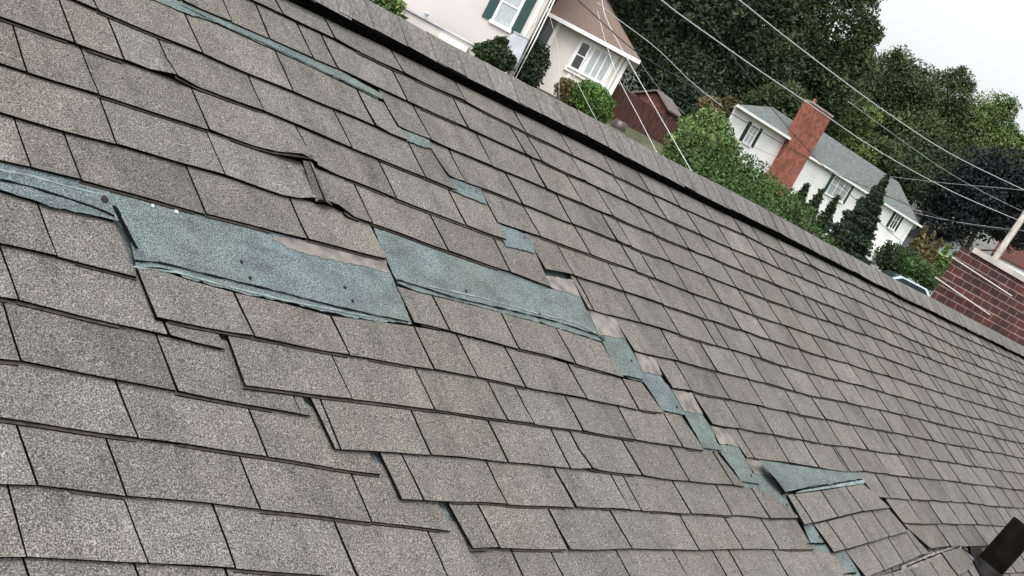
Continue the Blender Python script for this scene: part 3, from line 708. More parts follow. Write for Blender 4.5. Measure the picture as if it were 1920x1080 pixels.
# ground
mb = MB(); xs = np.r_[np.linspace(-300, -60, 9), np.linspace(-50, 90, 57), np.linspace(105, 400, 10)]; ys = np.r_[np.linspace(-120, -10, 6), np.linspace(-4, 130, 62), np.linspace(145, 900, 14)]
vs = [(x, y, hillz(x, y)) for y in ys for x in xs]; nx_ = len(xs)
mb.add(vs, [(j*nx_+i, j*nx_+i+1, (j+1)*nx_+i+1, (j+1)*nx_+i) for j in range(len(ys)-1) for i in range(nx_-1)])
g = mb.build('ground', M_grass, smooth=True); tag(g, kind='structure')

# --- foliage: many small leaf clumps through the volume of lobed crowns
def leafmat(name, col, var=.3):
    m = bpy.data.materials.new(name); m.use_nodes = True; n = m.node_tree; L = n.links; b = n.nodes['Principled BSDF']
    b.inputs['Roughness'].default_value = .65; b.inputs['Specular IOR Level'].default_value = .25
    a = n.nodes.new('ShaderNodeVertexColor'); a.layer_name = 'tone'; rg = n.nodes.new('ShaderNodeRGB'); rg.outputs[0].default_value = (*col, 1)
    mx = n.nodes.new('ShaderNodeMixRGB'); mx.blend_type = 'MULTIPLY'; mx.inputs[0].default_value = 1; L.new(rg.outputs[0], mx.inputs[1]); L.new(a.outputs[0], mx.inputs[2])
    L.new(mx.outputs[0], b.inputs['Base Color']); return m
LM = {'deep': leafmat('deep_green_leaves', (.026, .044, .018)), 'mid': leafmat('green_leaves', (.046, .07, .025)), 'light': leafmat('light_green_leaves', (.075, .12, .035)),
      'dark': leafmat('dark_evergreen', (.018, .032, .018)), 'purple': leafmat('purple_leaves', (.0095, .0115, .013)), 'brown': leafmat('bronze_green_leaves', (.09, .075, .03)),
      'hedge': leafmat('hedge_leaves', (.04, .078, .022)), 'bright': leafmat('bright_green_leaves', (.05, .105, .022))}
def foliage(name, lobes, n, size, m, parent=None, tint=.25, org=(0, 0, 0), up=0, core_f=.12):
    org = np.array(org, float)
    w = np.array([l[1][0] * l[1][2] for l in lobes]); w = w / w.sum(); cnt = rng.multinomial(n, w); P_ = []; C_ = []; K_ = []
    for (c, r), k in zip(lobes, cnt):
        d = rng.normal(size=(k, 3)); d /= np.linalg.norm(d, axis=1)[:, None]
        rad = 1 - np.abs(rng.normal(0, .16, k)); core = rng.random(k) < core_f; rad = np.where(core, rng.uniform(.2, .72, k), rad); K_.append(core)
        # clumps: bumpy radius from direction
        ph = rng.uniform(0, 6, 3); bump_ = 1 + .12 * np.sin(d[:, 0] * 7 + ph[0]) * np.sin(d[:, 1] * 6 + ph[1]) + .1 * np.sin(d[:, 2] * 9 + ph[2])
        p = np.array(c) + d * np.array(r) * (rad * bump_)[:, None]; P_.append(p)
        C_.append(np.clip(rng.normal(1, tint, k) * rng.uniform(.62, 1.35), .35, 2.2))
    p = np.concatenate(P_) - org; g_ = np.concatenate(C_); k = len(p)
    a = rng.normal(size=(k, 3)); a /= np.linalg.norm(a, axis=1)[:, None]; b = np.cross(a, rng.normal(size=(k, 3))); b /= np.linalg.norm(b, axis=1)[:, None]
    if up: a[:, 2] = np.abs(a[:, 2]) + up; a /= np.linalg.norm(a, axis=1)[:, None]; b = np.cross(a, b); b /= np.linalg.norm(b, axis=1)[:, None]
    s = (size * rng.uniform(.5, 1.35, k) * np.where(np.concatenate(K_), 2.4, 1.0))[:, None]
    v = np.stack([p - a * s, p + b * s * .5, p + a * s, p - b * s * .5], 1).reshape(-1, 3)
    me = bpy.data.meshes.new(name); me.vertices.add(4 * k); me.vertices.foreach_set('co', v.ravel().astype(np.float32))
    me.loops.add(4 * k); me.loops.foreach_set('vertex_index', np.arange(4 * k, dtype=np.int32)); me.polygons.add(k)
    me.polygons.foreach_set('loop_start', np.arange(0, 4 * k, 4, dtype=np.int32)); me.update(calc_edges=True)
    me.materials.append(m); ca = me.color_attributes.new('tone', 'FLOAT_COLOR', 'CORNER')
    hue = rng.normal(0, .06, k); col = np.stack([g_ * (1 + hue * 1.5), g_, g_ * (1 - hue), np.ones(k)], 1)
    ca.data.foreach_set('color', np.repeat(col, 4, 0).ravel().astype(np.float32))
    o = bpy.data.objects.new(name, me); COL.objects.link(o)
    if parent: o.parent = parent
    return o
def tree(name, label, px, D, Rm, m, n=8000, leaf=.35, squash=1.1, nl=14, group=None, cat='tree', extra=(), tint=.22, trunk=True):
    c = at(px[0], px[1], D); gz = hillz(c[0], c[1]); loc_ = (c[0], c[1], gz); e = empty(name, loc_); tag(e, label, cat, group)
    lob = [(c, np.array([Rm * .72, Rm * .72, Rm * .72 * squash]))]
    for i in range(nl):
        d = rng.normal(size=3); d /= np.linalg.norm(d); r = Rm * rng.uniform(.28, .46)
        lob.append((c + d * np.array([Rm, Rm, Rm * squash]) * rng.uniform(.55, .8), np.array([r, r, r * .85])))
    for (ex, ey, er) in extra:
        q = at(ex, ey, D); lob.append((q, np.array([er, er, er])))
        for i in range(4):
            d = rng.normal(size=3); d /= np.linalg.norm(d); lob.append((q + d * er * .7, np.array([er * .5] * 3)))
    foliage('crown', lob, n, leaf, LM[m], e, org=loc_, tint=tint)
    if trunk:
        mb = MB(); top = c[2] - gz + Rm * .2; tr = max(.05, Rm * .055)
        mb.tube([(0, 0, -.3), (tr * .4, 0, top * .45), (-tr * .3, tr * .2, top)], [tr * 1.2, tr, tr * .45], 8)
        for i in range(5):
            d = rng.normal(size=3); d[2] = abs(d[2]) * .6 + .5; d /= np.linalg.norm(d); b0 = np.array((0, 0, top * rng.uniform(.35, .75)))
            mb.tube([b0, b0 + d * Rm * .4 + (0, 0, .1), b0 + d * Rm * .85], [tr * .5, tr * .3, tr * .1], 6)
        mb.build('trunk', M_trunk, e)
    return e
TG = 'tall trees behind the houses'
tree('tall_tree', 'huge dark tree above the brown roofed house, at the top centre of the photo', (1225, 10), 84, 7.2, 'deep', 42000, .135, group=TG, extra=((1240, 130, 3.2), (1195, 70, 3), (1290, 160, 3.2)))
tree('tall_tree', 'widest dark tree, directly left of the chimney top and crossed by two pale cables', (1400, 10), 88, 8.2, 'deep', 48000, .135, group=TG, extra=((1380, 150, 3.6), (1330, 190, 2.6), (1440, 160, 3.2)))
tree('tall_tree', 'tall dark tree whose right edge meets the white sky highest up', (1530, 30), 90, 5.9, 'mid', 38000, .135, group=TG, squash=1.25, extra=((1610, 60, 1.7), (1590, 130, 2.6), (1555, 170, 2.8), (1620, 110, 1.2)))
tree('tall_tree', 'rounded tree, second along the skyline from the tallest one', (1668, 165), 104, 4.0, 'mid', 30000, .125, group=TG, extra=((1640, 210, 3.4), (1710, 160, 1.6), (1680, 240, 3.6)))
tree('tall_tree', 'tree with twiggy bare top branches against the sky, third along the skyline', (1768, 195), 108, 3.9, 'mid', 30000, .125, group=TG, extra=((1800, 150, 1.3), (1730, 250, 3.6), (1780, 280, 3.8), (1815, 165, .8)))
tree('tall_tree', 'light green round topped tree near the right edge of the skyline', (1845, 220), 112, 3.3, 'light', 20000, .125, group=TG, tint=.2, extra=((1838, 280, 3), (1870, 250, 1.8)))
tree('tall_tree', 'smallest pale green tree top on the skyline at the right edge', (1905, 285), 125, 2.6, 'light', 8000, .18, group=TG, extra=((1885, 300, 2),))
tree('dark_tree', 'near black leaved tree behind the wooden pole at the right edge', (1865, 375), 98, 4.6, 'purple', 28000, .135, squash=.95, extra=((1800, 400, 3.0), (1915, 340, 3.2), (1770, 370, 2.2), (1910, 400, 3), (1840, 320, 2.4)))
tt = [o for o in bpy.data.objects if o.get('label', '').startswith('tree with twiggy')][0]
for (x0, y0, x1, y1) in ((1795, 165, 1808, 128), (1800, 160, 1822, 132), (1805, 175, 1832, 150), (1788, 158, 1790, 134), (1812, 170, 1826, 158)):
    a_, b_ = at(x0, y0, 107.5), at(x1, y1, 107.5); m_ = (a_ + b_) / 2 + np.array([.12, 0, .1]); mb = MB(); o_ = np.array(tt.location)
    mb.tube([a_ - o_, m_ - o_, b_ - o_], [.05, .035, .012], 5)
    for k in range(7):
        t_ = rng.uniform(.3, 1); p_ = a_ + (b_ - a_) * t_ - o_; q_ = p_ + rng.normal(size=3) * .35 + np.array([0, 0, .2]); mb.tube([p_, q_], [.018, .008], 4)
    mb.build('branch', M_trunk, tt)
UG = 'lower trees between the houses and the tall trees'
for i, (x, y, D, r, m, lb) in enumerate([(1455, 215, 82, 2.6, 'mid', 'low leafy tree touching the left side of the chimney top'), (1585, 245, 96, 3.2, 'light', 'yellowish green tree just right of the chimney top'),
        (1700, 320, 100, 4.2, 'deep', 'dark broad tree above the right end of the grey roof'), (1345, 235, 74, 2.2, 'brown', 'bronze green tree at the left corner of the white house'),
        (1635, 290, 96, 2.6, 'mid', 'green tree behind the ridge of the grey roof'), (1500, 150, 94, 4.0, 'deep', 'dark tree filling the gap above the chimney'), (1300, 215, 78, 2.4, 'dark', 'dark evergreen between the fence and the white house'),
        (1770, 345, 104, 4.0, 'deep', 'dark tree between the grey roof and the near black tree')]):
    tree('leafy_tree', lb, (x, y), D, r, m, 13000, .115, group=UG)

# far-off wood closing the view
lob = []
for xx in range(1000, 2300, 55):
    q_ = at(xx, 540 + (xx - 2100) * .53 - 60 + rng.uniform(-12, 12), 165); lob.append((q_, np.array([9, 6, 7.5 + rng.uniform(0, 1.5)])))
dw = foliage('distant_woods', lob, 26000, .55, LM['dark'], tint=.3); tag(dw, 'dark mass of far off woods behind all the houses', 'woods', kind='stuff')
# --- house builders on a vertical facade plane
class Facade:
    def __init__(s, A, B):
        s.A = np.array(A, float); d = np.array(B, float) - s.A; d[2] = 0; s.L = np.linalg.norm(d); s.d = d / s.L
        s.n = np.cross(s.d, [0, 0, 1.0])
        if s.n @ (CAM - s.A) < 0: s.n = -s.n
        s.o = np.array([s.A[0], s.A[1], 0.0]); s.k = -s.n
    def sz(s, x, y):
        r = ray(x, y); t = ((s.A - CAM) @ s.n) / (r @ s.n); p = CAM + r * t; return float((p - s.o) @ s.d), float(p[2])
    def w(s, a, z, out=0.0): return s.o + s.d * a + (s.n * out if out > 0 else -s.k * out) + np.array([0, 0, z])
    def slab(s, mb, a0, a1, z0, z1, o0, o1, m=0):
        q = [s.w(a0, z0, o0), s.w(a1, z0, o0), s.w(a1, z1, o0), s.w(a0, z1, o0)]; mb.prism(q, s.w(a0, z0, o1) - s.w(a0, z0, o0), m)
def window(F, par, loc_, a, z, w, h, cols=2, rows=2, shutter=None, glass=None, sw=.34, out=0.0, frame=.09, lb=None, curtain=False):
    o = F.w(a, z, out)
    mb = MB(); f = frame
    F.slab(mb, a - w/2, a - w/2 + f, z - h/2, z + h/2, out - .02, out + .06); F.slab(mb, a + w/2 - f, a + w/2, z - h/2, z + h/2, out - .02, out + .06)
    F.slab(mb, a - w/2 + f, a + w/2 - f, z + h/2 - f, z + h/2, out - .02, out + .06); F.slab(mb, a - w/2 - .05, a + w/2 + .05, z - h/2 - .06, z - h/2 + f * .7, out - .02, out + .1)
    iw, ih = w - 2 * f, h - 2 * f
    for i in range(1, cols): x = a - iw/2 + iw * i / cols; F.slab(mb, x - .025, x + .025, z - ih/2, z + ih/2, out - .02, out + .045)
    for j in range(1, rows): y = z - ih/2 + ih * j / rows; F.slab(mb, a - iw/2, a + iw/2, y - .02, y + .02, out - .02, out + .05)
    wo = rebase(mb, loc_).build('window', M_white, par)
    if lb: wo['label'] = lb
    mb = MB(); F.slab(mb, a - w/2 + .02, a + w/2 - .02, z - h/2 + .02, z + h/2 - .02, out + .003, out + .018); rebase(mb, loc_).build('pane', glass or M_glass, wo)
    if shutter:
        for sg in (-1, 1):
            x = a + sg * (w/2 + sw/2 + .02); mb = MB(); F.slab(mb, x - sw/2, x + sw/2, z - h/2, z + h/2, out + .002, out + .04)
            for q in np.arange(z - h/2 + .08, z + h/2 - .06, .11): F.slab(mb, x - sw/2 + .04, x + sw/2 - .04, q, q + .05, out + .04, out + .052)
            rebase(mb, loc_).build('shutter', shutter, par)
    return wo
def hip(mb, F, a0, a1, z, rise, depth, over=.35, back=None, hips=(True, True), th=.14, m=0):
    dp = depth / 2; e = over; run = dp + e
    c = [F.w(a0 - e, z, e), F.w(a1 + e, z, e), F.w(a1 + e, z, -depth - e), F.w(a0 - e, z, -depth - e)]
    r0 = F.w(a0 - e + (run if hips[0] else 0), z + rise, -dp); r1 = F.w(a1 + e - (run if hips[1] else 0), z + rise, -dp)
    mb.add(c + [r0, r1], [(0, 1, 5, 4), (1, 2, 5), (2, 3, 4, 5), (3, 0, 4)], m)
    d = np.array([0, 0, -th]); mb.add(c + [p + d for p in c], [(i, (i+1) % 4, (i+1) % 4 + 4, i + 4) for i in range(4)] + [(7, 6, 5, 4)], m + 1)

# --- house with the brown roof (upper left)
FA = Facade(at(1000, 80, 45), at(1000, 80, 45) + np.array([10, 0, 0]))
FB = Facade(at(900, 40, 42), at(900, 40, 42) + np.array([10, 0, 0]))
aL, _ = FA.sz(1052, 36); aR, zE = FA.sz(1184, 106); gA = hillz(*(FA.w(aL, 0)[:2]))
LA = tuple(FA.w((aL + aR) / 2, gA - .3)); HA = empty('house', LA)
tag(HA, 'cream house with a brown hipped roof and a white framed picture window', 'house', 'houses along the street')
z0 = gA - 1.0
mb = MB(); FA.slab(mb, aL, aR, z0, zE, 0, -8); rebase(mb, LA).build('wall', M_stucco, HA)
mb = MB(); hip(mb, FA, aL - .1, aR, zE, 2.9, 8, over=.42, hips=(False, True)); rebase(mb, LA).build('roof', [M_roofb, M_white], HA)
a0, z1 = FA.sz(1092, 68); a1, z2 = FA.sz(1130, 165)
window(FA, HA, LA, (a0 + a1) / 2, (z1 + z2) / 2, (a1 - a0) * 1.0, z1 - z2, cols=1, rows=1, glass=M_white, frame=.2, lb='wide white framed picture window under the brown roof')
wm = (a0 + a1) / 2; ww = a1 - a0; hh_ = z1 - z2; zm = (z1 + z2) / 2
window(FA, HA, LA, wm - ww * .32, zm, ww * .26, hh_ * .80, cols=1, rows=2, out=.07, frame=.05, lb='narrow dark side sash of the picture window')
window(FA, HA, LA, wm + ww * .16, zm, ww * .54, hh_ * .80, cols=3, rows=1, glass=M_curt, out=.07, frame=.05, lb='curtained centre sash of the picture window')
mb = MB(); FA.slab(mb, aR - .12, aR + .02, z0, zE - .14, -.1, .03); rebase(mb, LA).build('corner_board', M_white, HA)
mb = MB(); FA.slab(mb, aL + 1.25, aL + 1.4, z0, zE - .14, .001, .03); rebase(mb, LA).build('corner_board', M_white, HA)
mb = MB(); FA.slab(mb, aL - .5, aR + .42, zE - .16, zE - .02, .43, .54); rebase(mb, LA).build('gutter', M_white, HA)
mb = MB(); p = FA.w(aR - .25, zE - .15, .1); mb.tube([p, p - np.array([0, 0, zE - z0])], .045, 8); rebase(mb, LA).build('downspout', M_white, HA)
ad, zd = FA.sz(1018, 62)
mb = MB(); FA.slab(mb, ad - .62, ad + .5, zd - 1.9, zd + .95, .0, .05); pf = rebase(mb, LA).build('door', M_white, HA)
mb = MB(); FA.slab(mb, ad - .38, ad + .34, zd - .55, zd + .75, .05, .07); FA.slab(mb, ad - .38, ad + .34, zd - 1.6, zd - .62, .05, .07); rebase(mb, LA).build('pane', M_glass, pf)
# taller block to the left
bl = -9.5; aC, zc = FB.sz(1000, 40)
mb = MB(); zT = zc + 4.5; FB.slab(mb, bl + aC, aC, z0, zT, 0, -9); rebase(mb, LA).build('wall', M_cream, HA)['label'] = 'plain cream wall of the taller block at the left'
mb = MB(); hip(mb, FB, bl + aC, aC, zT, 2.6, 9, over=.4); rebase(mb, LA).build('roof', [M_roofb, M_white], HA)
mb = MB(); FB.slab(mb, aC - .1, aC + .04, z0, zT - .15, -.1, .035); rebase(mb, LA).build('corner_board', M_white, HA)
aw, zw = FB.sz(938, 49); au, zu = FB.sz(957, 8)
window(FB, HA, LA, aw, zw + .85, .82, 1.7, cols=1, rows=2, shutter=M_shut, sw=.36, glass=M_curt, lb='tall sash window with dark green shutters')
# lower annexe wall with sloping cap
FC = Facade(at(800, 60, 39), at(800, 60, 39) + np.array([10, 0, 0]))
b0, zb0 = FC.sz(735, 6); b1, zb1 = FC.sz(905, 92)
mb = MB(); FC.slab(mb, b0 - 2.5, b1, z0 - .5, (zb0 + zb1) / 2, 0, -2.4); rebase(mb, LA).build('annexe', M_cream, HA)
mb = MB(); FC.slab(mb, b0 - 2.6, b1 + .1, (zb0 + zb1) / 2 + .002, (zb0 + zb1) / 2 + .07, .08, -2.5); rebase(mb, LA).build('annexe_cap', M_metal, HA)
c0, zc0 = FC.sz(845, 74); mb = MB(); FC.slab(mb, c0 - .35, c0 + .75, z0, zc0 + .05, .05, .5); rebase(mb, LA).build('white_bulkhead', M_white, HA)
l0, zl0 = FC.sz(802, 26); mb = MB(); p = FC.w(l0, zl0, .1); mb.tube([p - (0, 0, .12), p, p + (0, 0, .1)], [.05, .1, .03], 8); mb.tube([p, FC.w(l0, zl0 + .02, -.02)], .02, 6); rebase(mb, LA).build('wall_lamp', M_metal, HA)

# --- wooden pole with a meter box by that house
pb, pt = at(955, 138, 38.5), at(1032, -12, 38.5); gz = hillz(pb[0], pb[1])
e = empty('utility_pole', (pb[0], pb[1], gz)); tag(e, 'pale pole with a grey metal box, in front of the cream house', 'pole', 'utility poles')
mb = MB(); dz = pt - pb; mb.tube([pb - dz * 1.0, pb, pt, pt + dz * .9], [.1, .1, .085, .08], 10); rebase(mb, (pb[0], pb[1], gz)).build('post', M_pole, e)
q = at(966, 96, 38.3); mb = MB(); mb.box((-.3, -.12, -.55), (.26, .12, .55)); mb.box((-.32, -.14, .55), (.28, .14, .59)); o = mb.build('meter_box', M_metal, e); o.location = tuple(q - np.array((pb[0], pb[1], gz))); o.rotation_euler = (0, R(-3), 0)
for dx in (.16, .27):
    mb = MB(); mb.tube([pb + (dx, -.05, -.8), pb + dz * .5 + (dx, -.05, 0), pb + dz * 1.5 + (dx * .7, -.05, 0)], .025, 6); rebase(mb, (pb[0], pb[1], gz)).build('conduit', M_white, e)

# --- white house with the brick chimney
pA = at(1366, 186, 70); pB = at_z(1722, 411, pA[2]); FW = Facade(pA, pB); zE = pA[2]; _k = pA - CAM; _k[2] = 0; FW.k = _k / np.linalg.norm(_k)
gB = hillz(pA[0], pA[1]) - 2.5
LB = tuple(FW.w(FW.L * .4, gB)); HB = empty('house', LB); tag(HB, 'long white house with a grey green roof and a broad red brick chimney', 'house', 'houses along the street')
sl0, _ = FW.sz(1372, 205); sc0, zcb = FW.sz(1434, 322); sc1, _ = FW.sz(1470, 342); sr, _ = FW.sz(1706, 420)
st0, zct = FW.sz(1512, 190); st1, _ = FW.sz(1552, 214)
mb = MB(); FW.slab(mb, sl0 + .2, (sc0 + sc1) / 2, gB - 1, zE, 0, -7); rebase(mb, LB).build('wall', M_wside, HB)
sm0 = (sc0 + sc1) / 2
mb = MB(); FW.slab(mb, sm0 + .002, sr, gB - 1, zE - .35, .25, -7); rebase(mb, LB).build('wall', M_wside, HB)
mb = MB(); hip(mb, FW, sl0 + .2, sm0, zE, 1.35, 7, over=.4, hips=(True, False)); rebase(mb, LB).build('roof', [M_roofg, M_white], HB)
mb = MB(); hip(mb, FW, sm0 + .5, sr, zE - .35, 2.2, 7, over=.45, hips=(False, True)); rebase(mb, LB).build('roof', [M_roofg, M_white], HB)
mb = MB(); cw0, cw1 = sc0, sc1 + .2; FW.slab(mb, cw0, cw1, gB - 1, zct, .62, -.6); ch = rebase(mb, LB).build('chimney', M_chim, HB)
mb = MB(); FW.slab(mb, cw0 - .06, cw1 + .06, zct + .002, zct + .12, .68, -.66); rebase(mb, LB).build('chimney_cap', mat('chimney_cap_stone', (.3, .27, .25), .8, noise=4, amt=.2), ch)
mb = MB(); p = FW.w((cw0 + cw1) / 2 - .4, zct + .12, -.2); mb.tube([p, p + (0, 0, .35)], [.14, .12], 10); rebase(mb, LB).build('chimney_pot', M_chim, ch)
for i, (x, y, w_, h_, c, r_, sh, lb) in enumerate([(1408, 252, .95, 1.35, 2, 2, M_shutd, 'window left of the chimney with dark shutters'), (1568, 350, 2.5, 1.6, 3, 2, M_shut, 'triple window right of the chimney'), (1674, 411, .95, 1.45, 2, 2, M_shutd, 'last window at the right end of the house')]):
    a, z = FW.sz(x, y); window(FW, HB, LB, a, z, w_, h_, cols=c, rows=r_, shutter=sh, sw=.34, out=0 if i == 0 else .25, lb=lb, glass=M_curt if i < 2 else M_glass)
mb = MB(); FW.slab(mb, sl0 - .2, sm0 - 1.2, zE - .17, zE - .02, .41, .52); rebase(mb, LB).build('gutter', M_white, HB)
mb = MB(); FW.slab(mb, cw1 + .1, sr + .45, zE - .52, zE - .37, .71, .82); rebase(mb, LB).build('gutter', M_white, HB)
a, z = FW.sz(1700, 440); mb = MB(); FW.slab(mb, sr - .12, sr + .02, gB, zE - .5, .2, .29); rebase(mb, LB).build('corner_board', M_white, HB)
mb = MB(); a, z = FW.sz(1652, 470)
FW.slab(mb, a - 1.4, a + 2.2, z - .15, z, .26, 1.6); rebase(mb, LB).build('porch_roof', M_white, HB)
for t in (-1.2, 2.0):
    mb = MB(); FW.slab(mb, a + t, a + t + .14, gB - 1, z - .15, 1.4, 1.54); rebase(mb, LB).build('porch_post', M_white, HB)

# --- outbuildings
def gable_house(name, label, px, D, w, d, h, rise, wallm, roofm, yaw=0, cat='house', group=None, drop=3):
    c = at(*px, D); gz = min(hillz(c[0], c[1]), c[2] - h) ; e = empty(name, (c[0], c[1], gz)); e.rotation_euler[2] = yaw; tag(e, label, cat, group)
    hz = c[2] - gz
    mb = MB(); mb.box((-w/2, -d/2, -drop), (w/2, d/2, hz)); mb.prism([(-w/2, -d/2, hz), (w/2, -d/2, hz), (0, -d/2, hz + rise - .12)], (0, d, 0)); mb.build('wall', wallm, e)
    for s in (-1, 1):
        mb = MB(); o_ = .25; k = rise / (w / 2)
        q = [(s * (w/2 + o_), -d/2 - o_, hz - o_ * k), (s * (w/2 + o_), d/2 + o_, hz - o_ * k), (0, d/2 + o_, hz + rise), (0, -d/2 - o_, hz + rise)]
        mb.prism(q, (0, 0, .1)); mb.build('roof', roofm, e)
    mb = MB(); mb.box((-.45, -d/2 - .05, hz - 1.5), (.45, -d/2 - .001, hz - .4)); wn = mb.build('window', M_white, e)
    mb = MB(); mb.box((-.36, -d/2 - .07, hz - 1.42), (.36, -d/2 - .052, hz - .48)); mb.build('pane', M_glass, wn)
    return e
gable_house('garage', 'small pale garage with a grey gabled roof behind the row of cone shrubs', (1757, 462), 100, 3.6, 5, 2.2, 1.3, mat('blue_grey_siding', (.36, .41, .42), .8), M_roofg, R(14), 'garage')
gable_house('garage', 'white outbuilding right behind the end of the long white house', (1722, 423), 112, 4.0, 6, 2.2, 1.1, M_white, M_roofg, R(55), 'garage')
gable_house('house', 'distant house with a dull red roof at the right edge below the near black tree', (1918, 503), 112, 4.4, 6, 2.5, 1.5, M_white, mat('red_roof', (.07, .028, .022), .9, noise=5, amt=.2), R(70), 'house', 'houses along the street')
gable_house('shed', 'small brown shed with a pale frame just above the red brown fence', (1236, 196), 68, 2.1, 2.2, 1.2, .6, M_fence, mat('shed_roof', (.12, .10, .10), .9, noise=6, amt=.2), R(-25), 'shed')

# --- fence of upright boards
fa = at(1158, 158, 50); fb = at_z(1282, 238, fa[2] ); FF = Facade(fa, fb); lo_ = tuple(FF.w(0, hillz(fa[0], fa[1])))
fe = empty('board_fence', lo_); tag(fe, 'red brown fence of upright boards between the bay windowed house and the hedge', 'fence')
mb = MB(); s_ = -1.0
while s_ < FF.L + .2:
    z = fa[2] + random.uniform(-.02, .02); FF.slab(mb, s_, s_ + .135, fa[2] - 2.3, z, 0, .022 + random.uniform(0, .006)); s_ += .15
rebase(mb, lo_).build('board_panel', M_fence, fe)
for z in (fa[2] - .25, fa[2] - 1.1): mb = MB(); FF.slab(mb, -1, FF.L + .2, z - .04, z + .04, -.05, -.002); rebase(mb, lo_).build('rail', M_fence, fe)
for t in np.arange(-1, FF.L + .2, 2.0): mb = MB(); FF.slab(mb, t, t + .1, fa[2] - 2.5, fa[2] + .08, -.16, -.052); rebase(mb, lo_).build('post', M_fence, fe)

# --- block built wall
wa = at(1802, 461, 20); wb_ = at_z(1922, 531, wa[2]); FK = Facade(wa, wb_); gK = hillz(wa[0], wa[1]); lo_ = tuple(FK.w(0, min(gK, 3)))
ke = empty('block_building', lo_); tag(ke, 'dark red block wall with pale mortar and flat pale top at the right edge', 'building')
hz = wa[2] - lo_[2]; _k = wa - CAM; _k[2] = 0; FK.k = _k / np.linalg.norm(_k); mb = MB(); FK.slab(mb, 0, FK.L + 3, lo_[2] - 3.5, wa[2], 0, -5); rebase(mb, lo_).build('wall', M_block, ke)
mb = MB(); FK.slab(mb, .28, FK.L + 3, wa[2] + .001, wa[2] + .10, .04, -5.1); rebase(mb, lo_).build('coping', mat('pale_coping', (.42, .38, .36), .8, noise=2, amt=.2), ke)
for (x0, y0, x1, y1) in ((1782, 481, 1893, 553), (1750, 518, 1852, 588)):
    p0, p1 = FK.sz(x0, y0), FK.sz(x1, y1); mb = MB(); mb.tube([FK.w(*p0, .05), FK.w(*p1, .05)], .012, 6); rebase(mb, lo_).build('mortar_highlight', mat('pale_mortar_highlight', (.6, .57, .54), .6), ke)  # thin pale bars standing in for bright highlights on the mortar

# --- wooden pole at the right edge
pb, pt = at(1862, 490, 50), at(1922, 402, 50); gz = hillz(pb[0], pb[1])
e = empty('utility_pole', (pb[0], pb[1], gz)); tag(e, 'leaning grey wooden pole at the right edge where the cables meet', 'pole', 'utility poles')
mb = MB(); dz = pt - pb; mb.tube([pb - dz * 1.6, pb, pt, pt + dz * .6], [.17, .15, .14, .13], 12); rebase(mb, (pb[0], pb[1], gz)).build('post', M_pole, e)

# --- overhead cables
def cable(px, D0, D1, r, m, label, group='overhead cables'):
    pts = P(px); L = [0]
    for a, b in zip(pts[:-1], pts[1:]): L.append(L[-1] + math.dist(a, b))
    r = r * .62; w = [at(x, y, 1 / ((1 - l / L[-1]) / D0 + l / L[-1] / D1)) for (x, y), l in zip(pts, L)]
    # smooth
    fine = []
    for i in range(len(w) - 1):
        p0 = w[max(i-1, 0)]; p1, p2 = w[i], w[i+1]; p3 = w[min(i+2, len(w)-1)]
        for t in np.linspace(0, 1, 7)[:-1]: fine.append(.5 * ((2*p1) + (-p0+p2)*t + (2*p0-5*p1+4*p2-p3)*t*t + (-p0+3*p1-3*p2+p3)*t**3))
    fine.append(w[-1]); org_ = fine[-1]; mb = MB(); mb.tube([p - org_ for p in fine], r, 6); o = mb.build('cable', m, smooth=True); o.location = tuple(org_); tag(o, label, 'cable', group); return o
cable("1330,-40 1386,0 1493,85 1647,200 1780,287 1920,356 1990,385", 26, 50, .026, M_wirew, 'topmost pale cable crossing the tall trees to the right edge')
cable("1180,-45 1240,0 1280,31 1413,125 1520,197 1647,283 1787,360 1907,412", 26, 50, .026, M_wirew, 'pale cable passing in front of the chimney top and ending at the wooden pole')
cable("1270,-50 1297,0 1357,83 1467,227 1547,315 1610,380 1683,447 1763,507", 30, 60, .022, M_wired, 'thin dark cable falling steeply over the chimney and the triple window')
cable("1040,-30 1083,0 1190,95 1280,150 1357,203 1400,230 1547,315 1653,363 1780,413 1897,433", 30, 50, .024, M_wired, 'thick dark cable over the brown roof and past the middle of the chimney')
cable("1120,5 1160,37 1230,90 1300,157 1355,200", 36, 41, .022, M_wirew, 'pale cable just above the brown roof eave')
cable("1127,-20 1136,33 1180,117 1227,200 1297,322 1310,345", 34, 26, .018, M_wirew, 'pale cable dropping past the right corner of the brown roof to the ridge')
cable("1120,20 1137,83 1160,147 1195,215 1232,287 1240,305", 34, 26, .015, M_wirew, 'thin pale cable dropping across the picture window')
cable("1068,120 1077,143 1100,190 1123,233", 38, 30, .012, M_wirew, 'shortest wire, hanging in front of the round green bush')
cable("1020,5 1027,17 1047,100 1048,187", 38, 37, .010, M_wirew, 'thin wire beside the dark narrow door')
cable("1185,118 1230,157 1300,200 1360,250 1470,300", 42, 60, .014, M_wired, 'thin wire from the corner of the brown roof towards the white house')
cable("1190,100 1235,165 1300,230 1330,262", 42, 48, .012, M_wirew, 'thin wire in front of the red brown fence')
cable("1590,190 1743,300 1830,353 1920,398", 40, 52, .012, M_wirew, 'faint cable across the dark trees above the near black tree')
cable("1660,330 1770,343 1850,350 1925,357", 60, 52, .014, M_wirew, 'nearly level cable in front of the near black tree')
cable("1590,366 1720,400 1800,417 1920,433", 60, 50, .014, M_wirew, 'thin cable over the end of the grey roof to the wooden pole')
cable("1673,365 1760,420 1820,450 1903,485", 60, 48, .012, M_wired, 'lowest dark cable, behind the wooden pole')

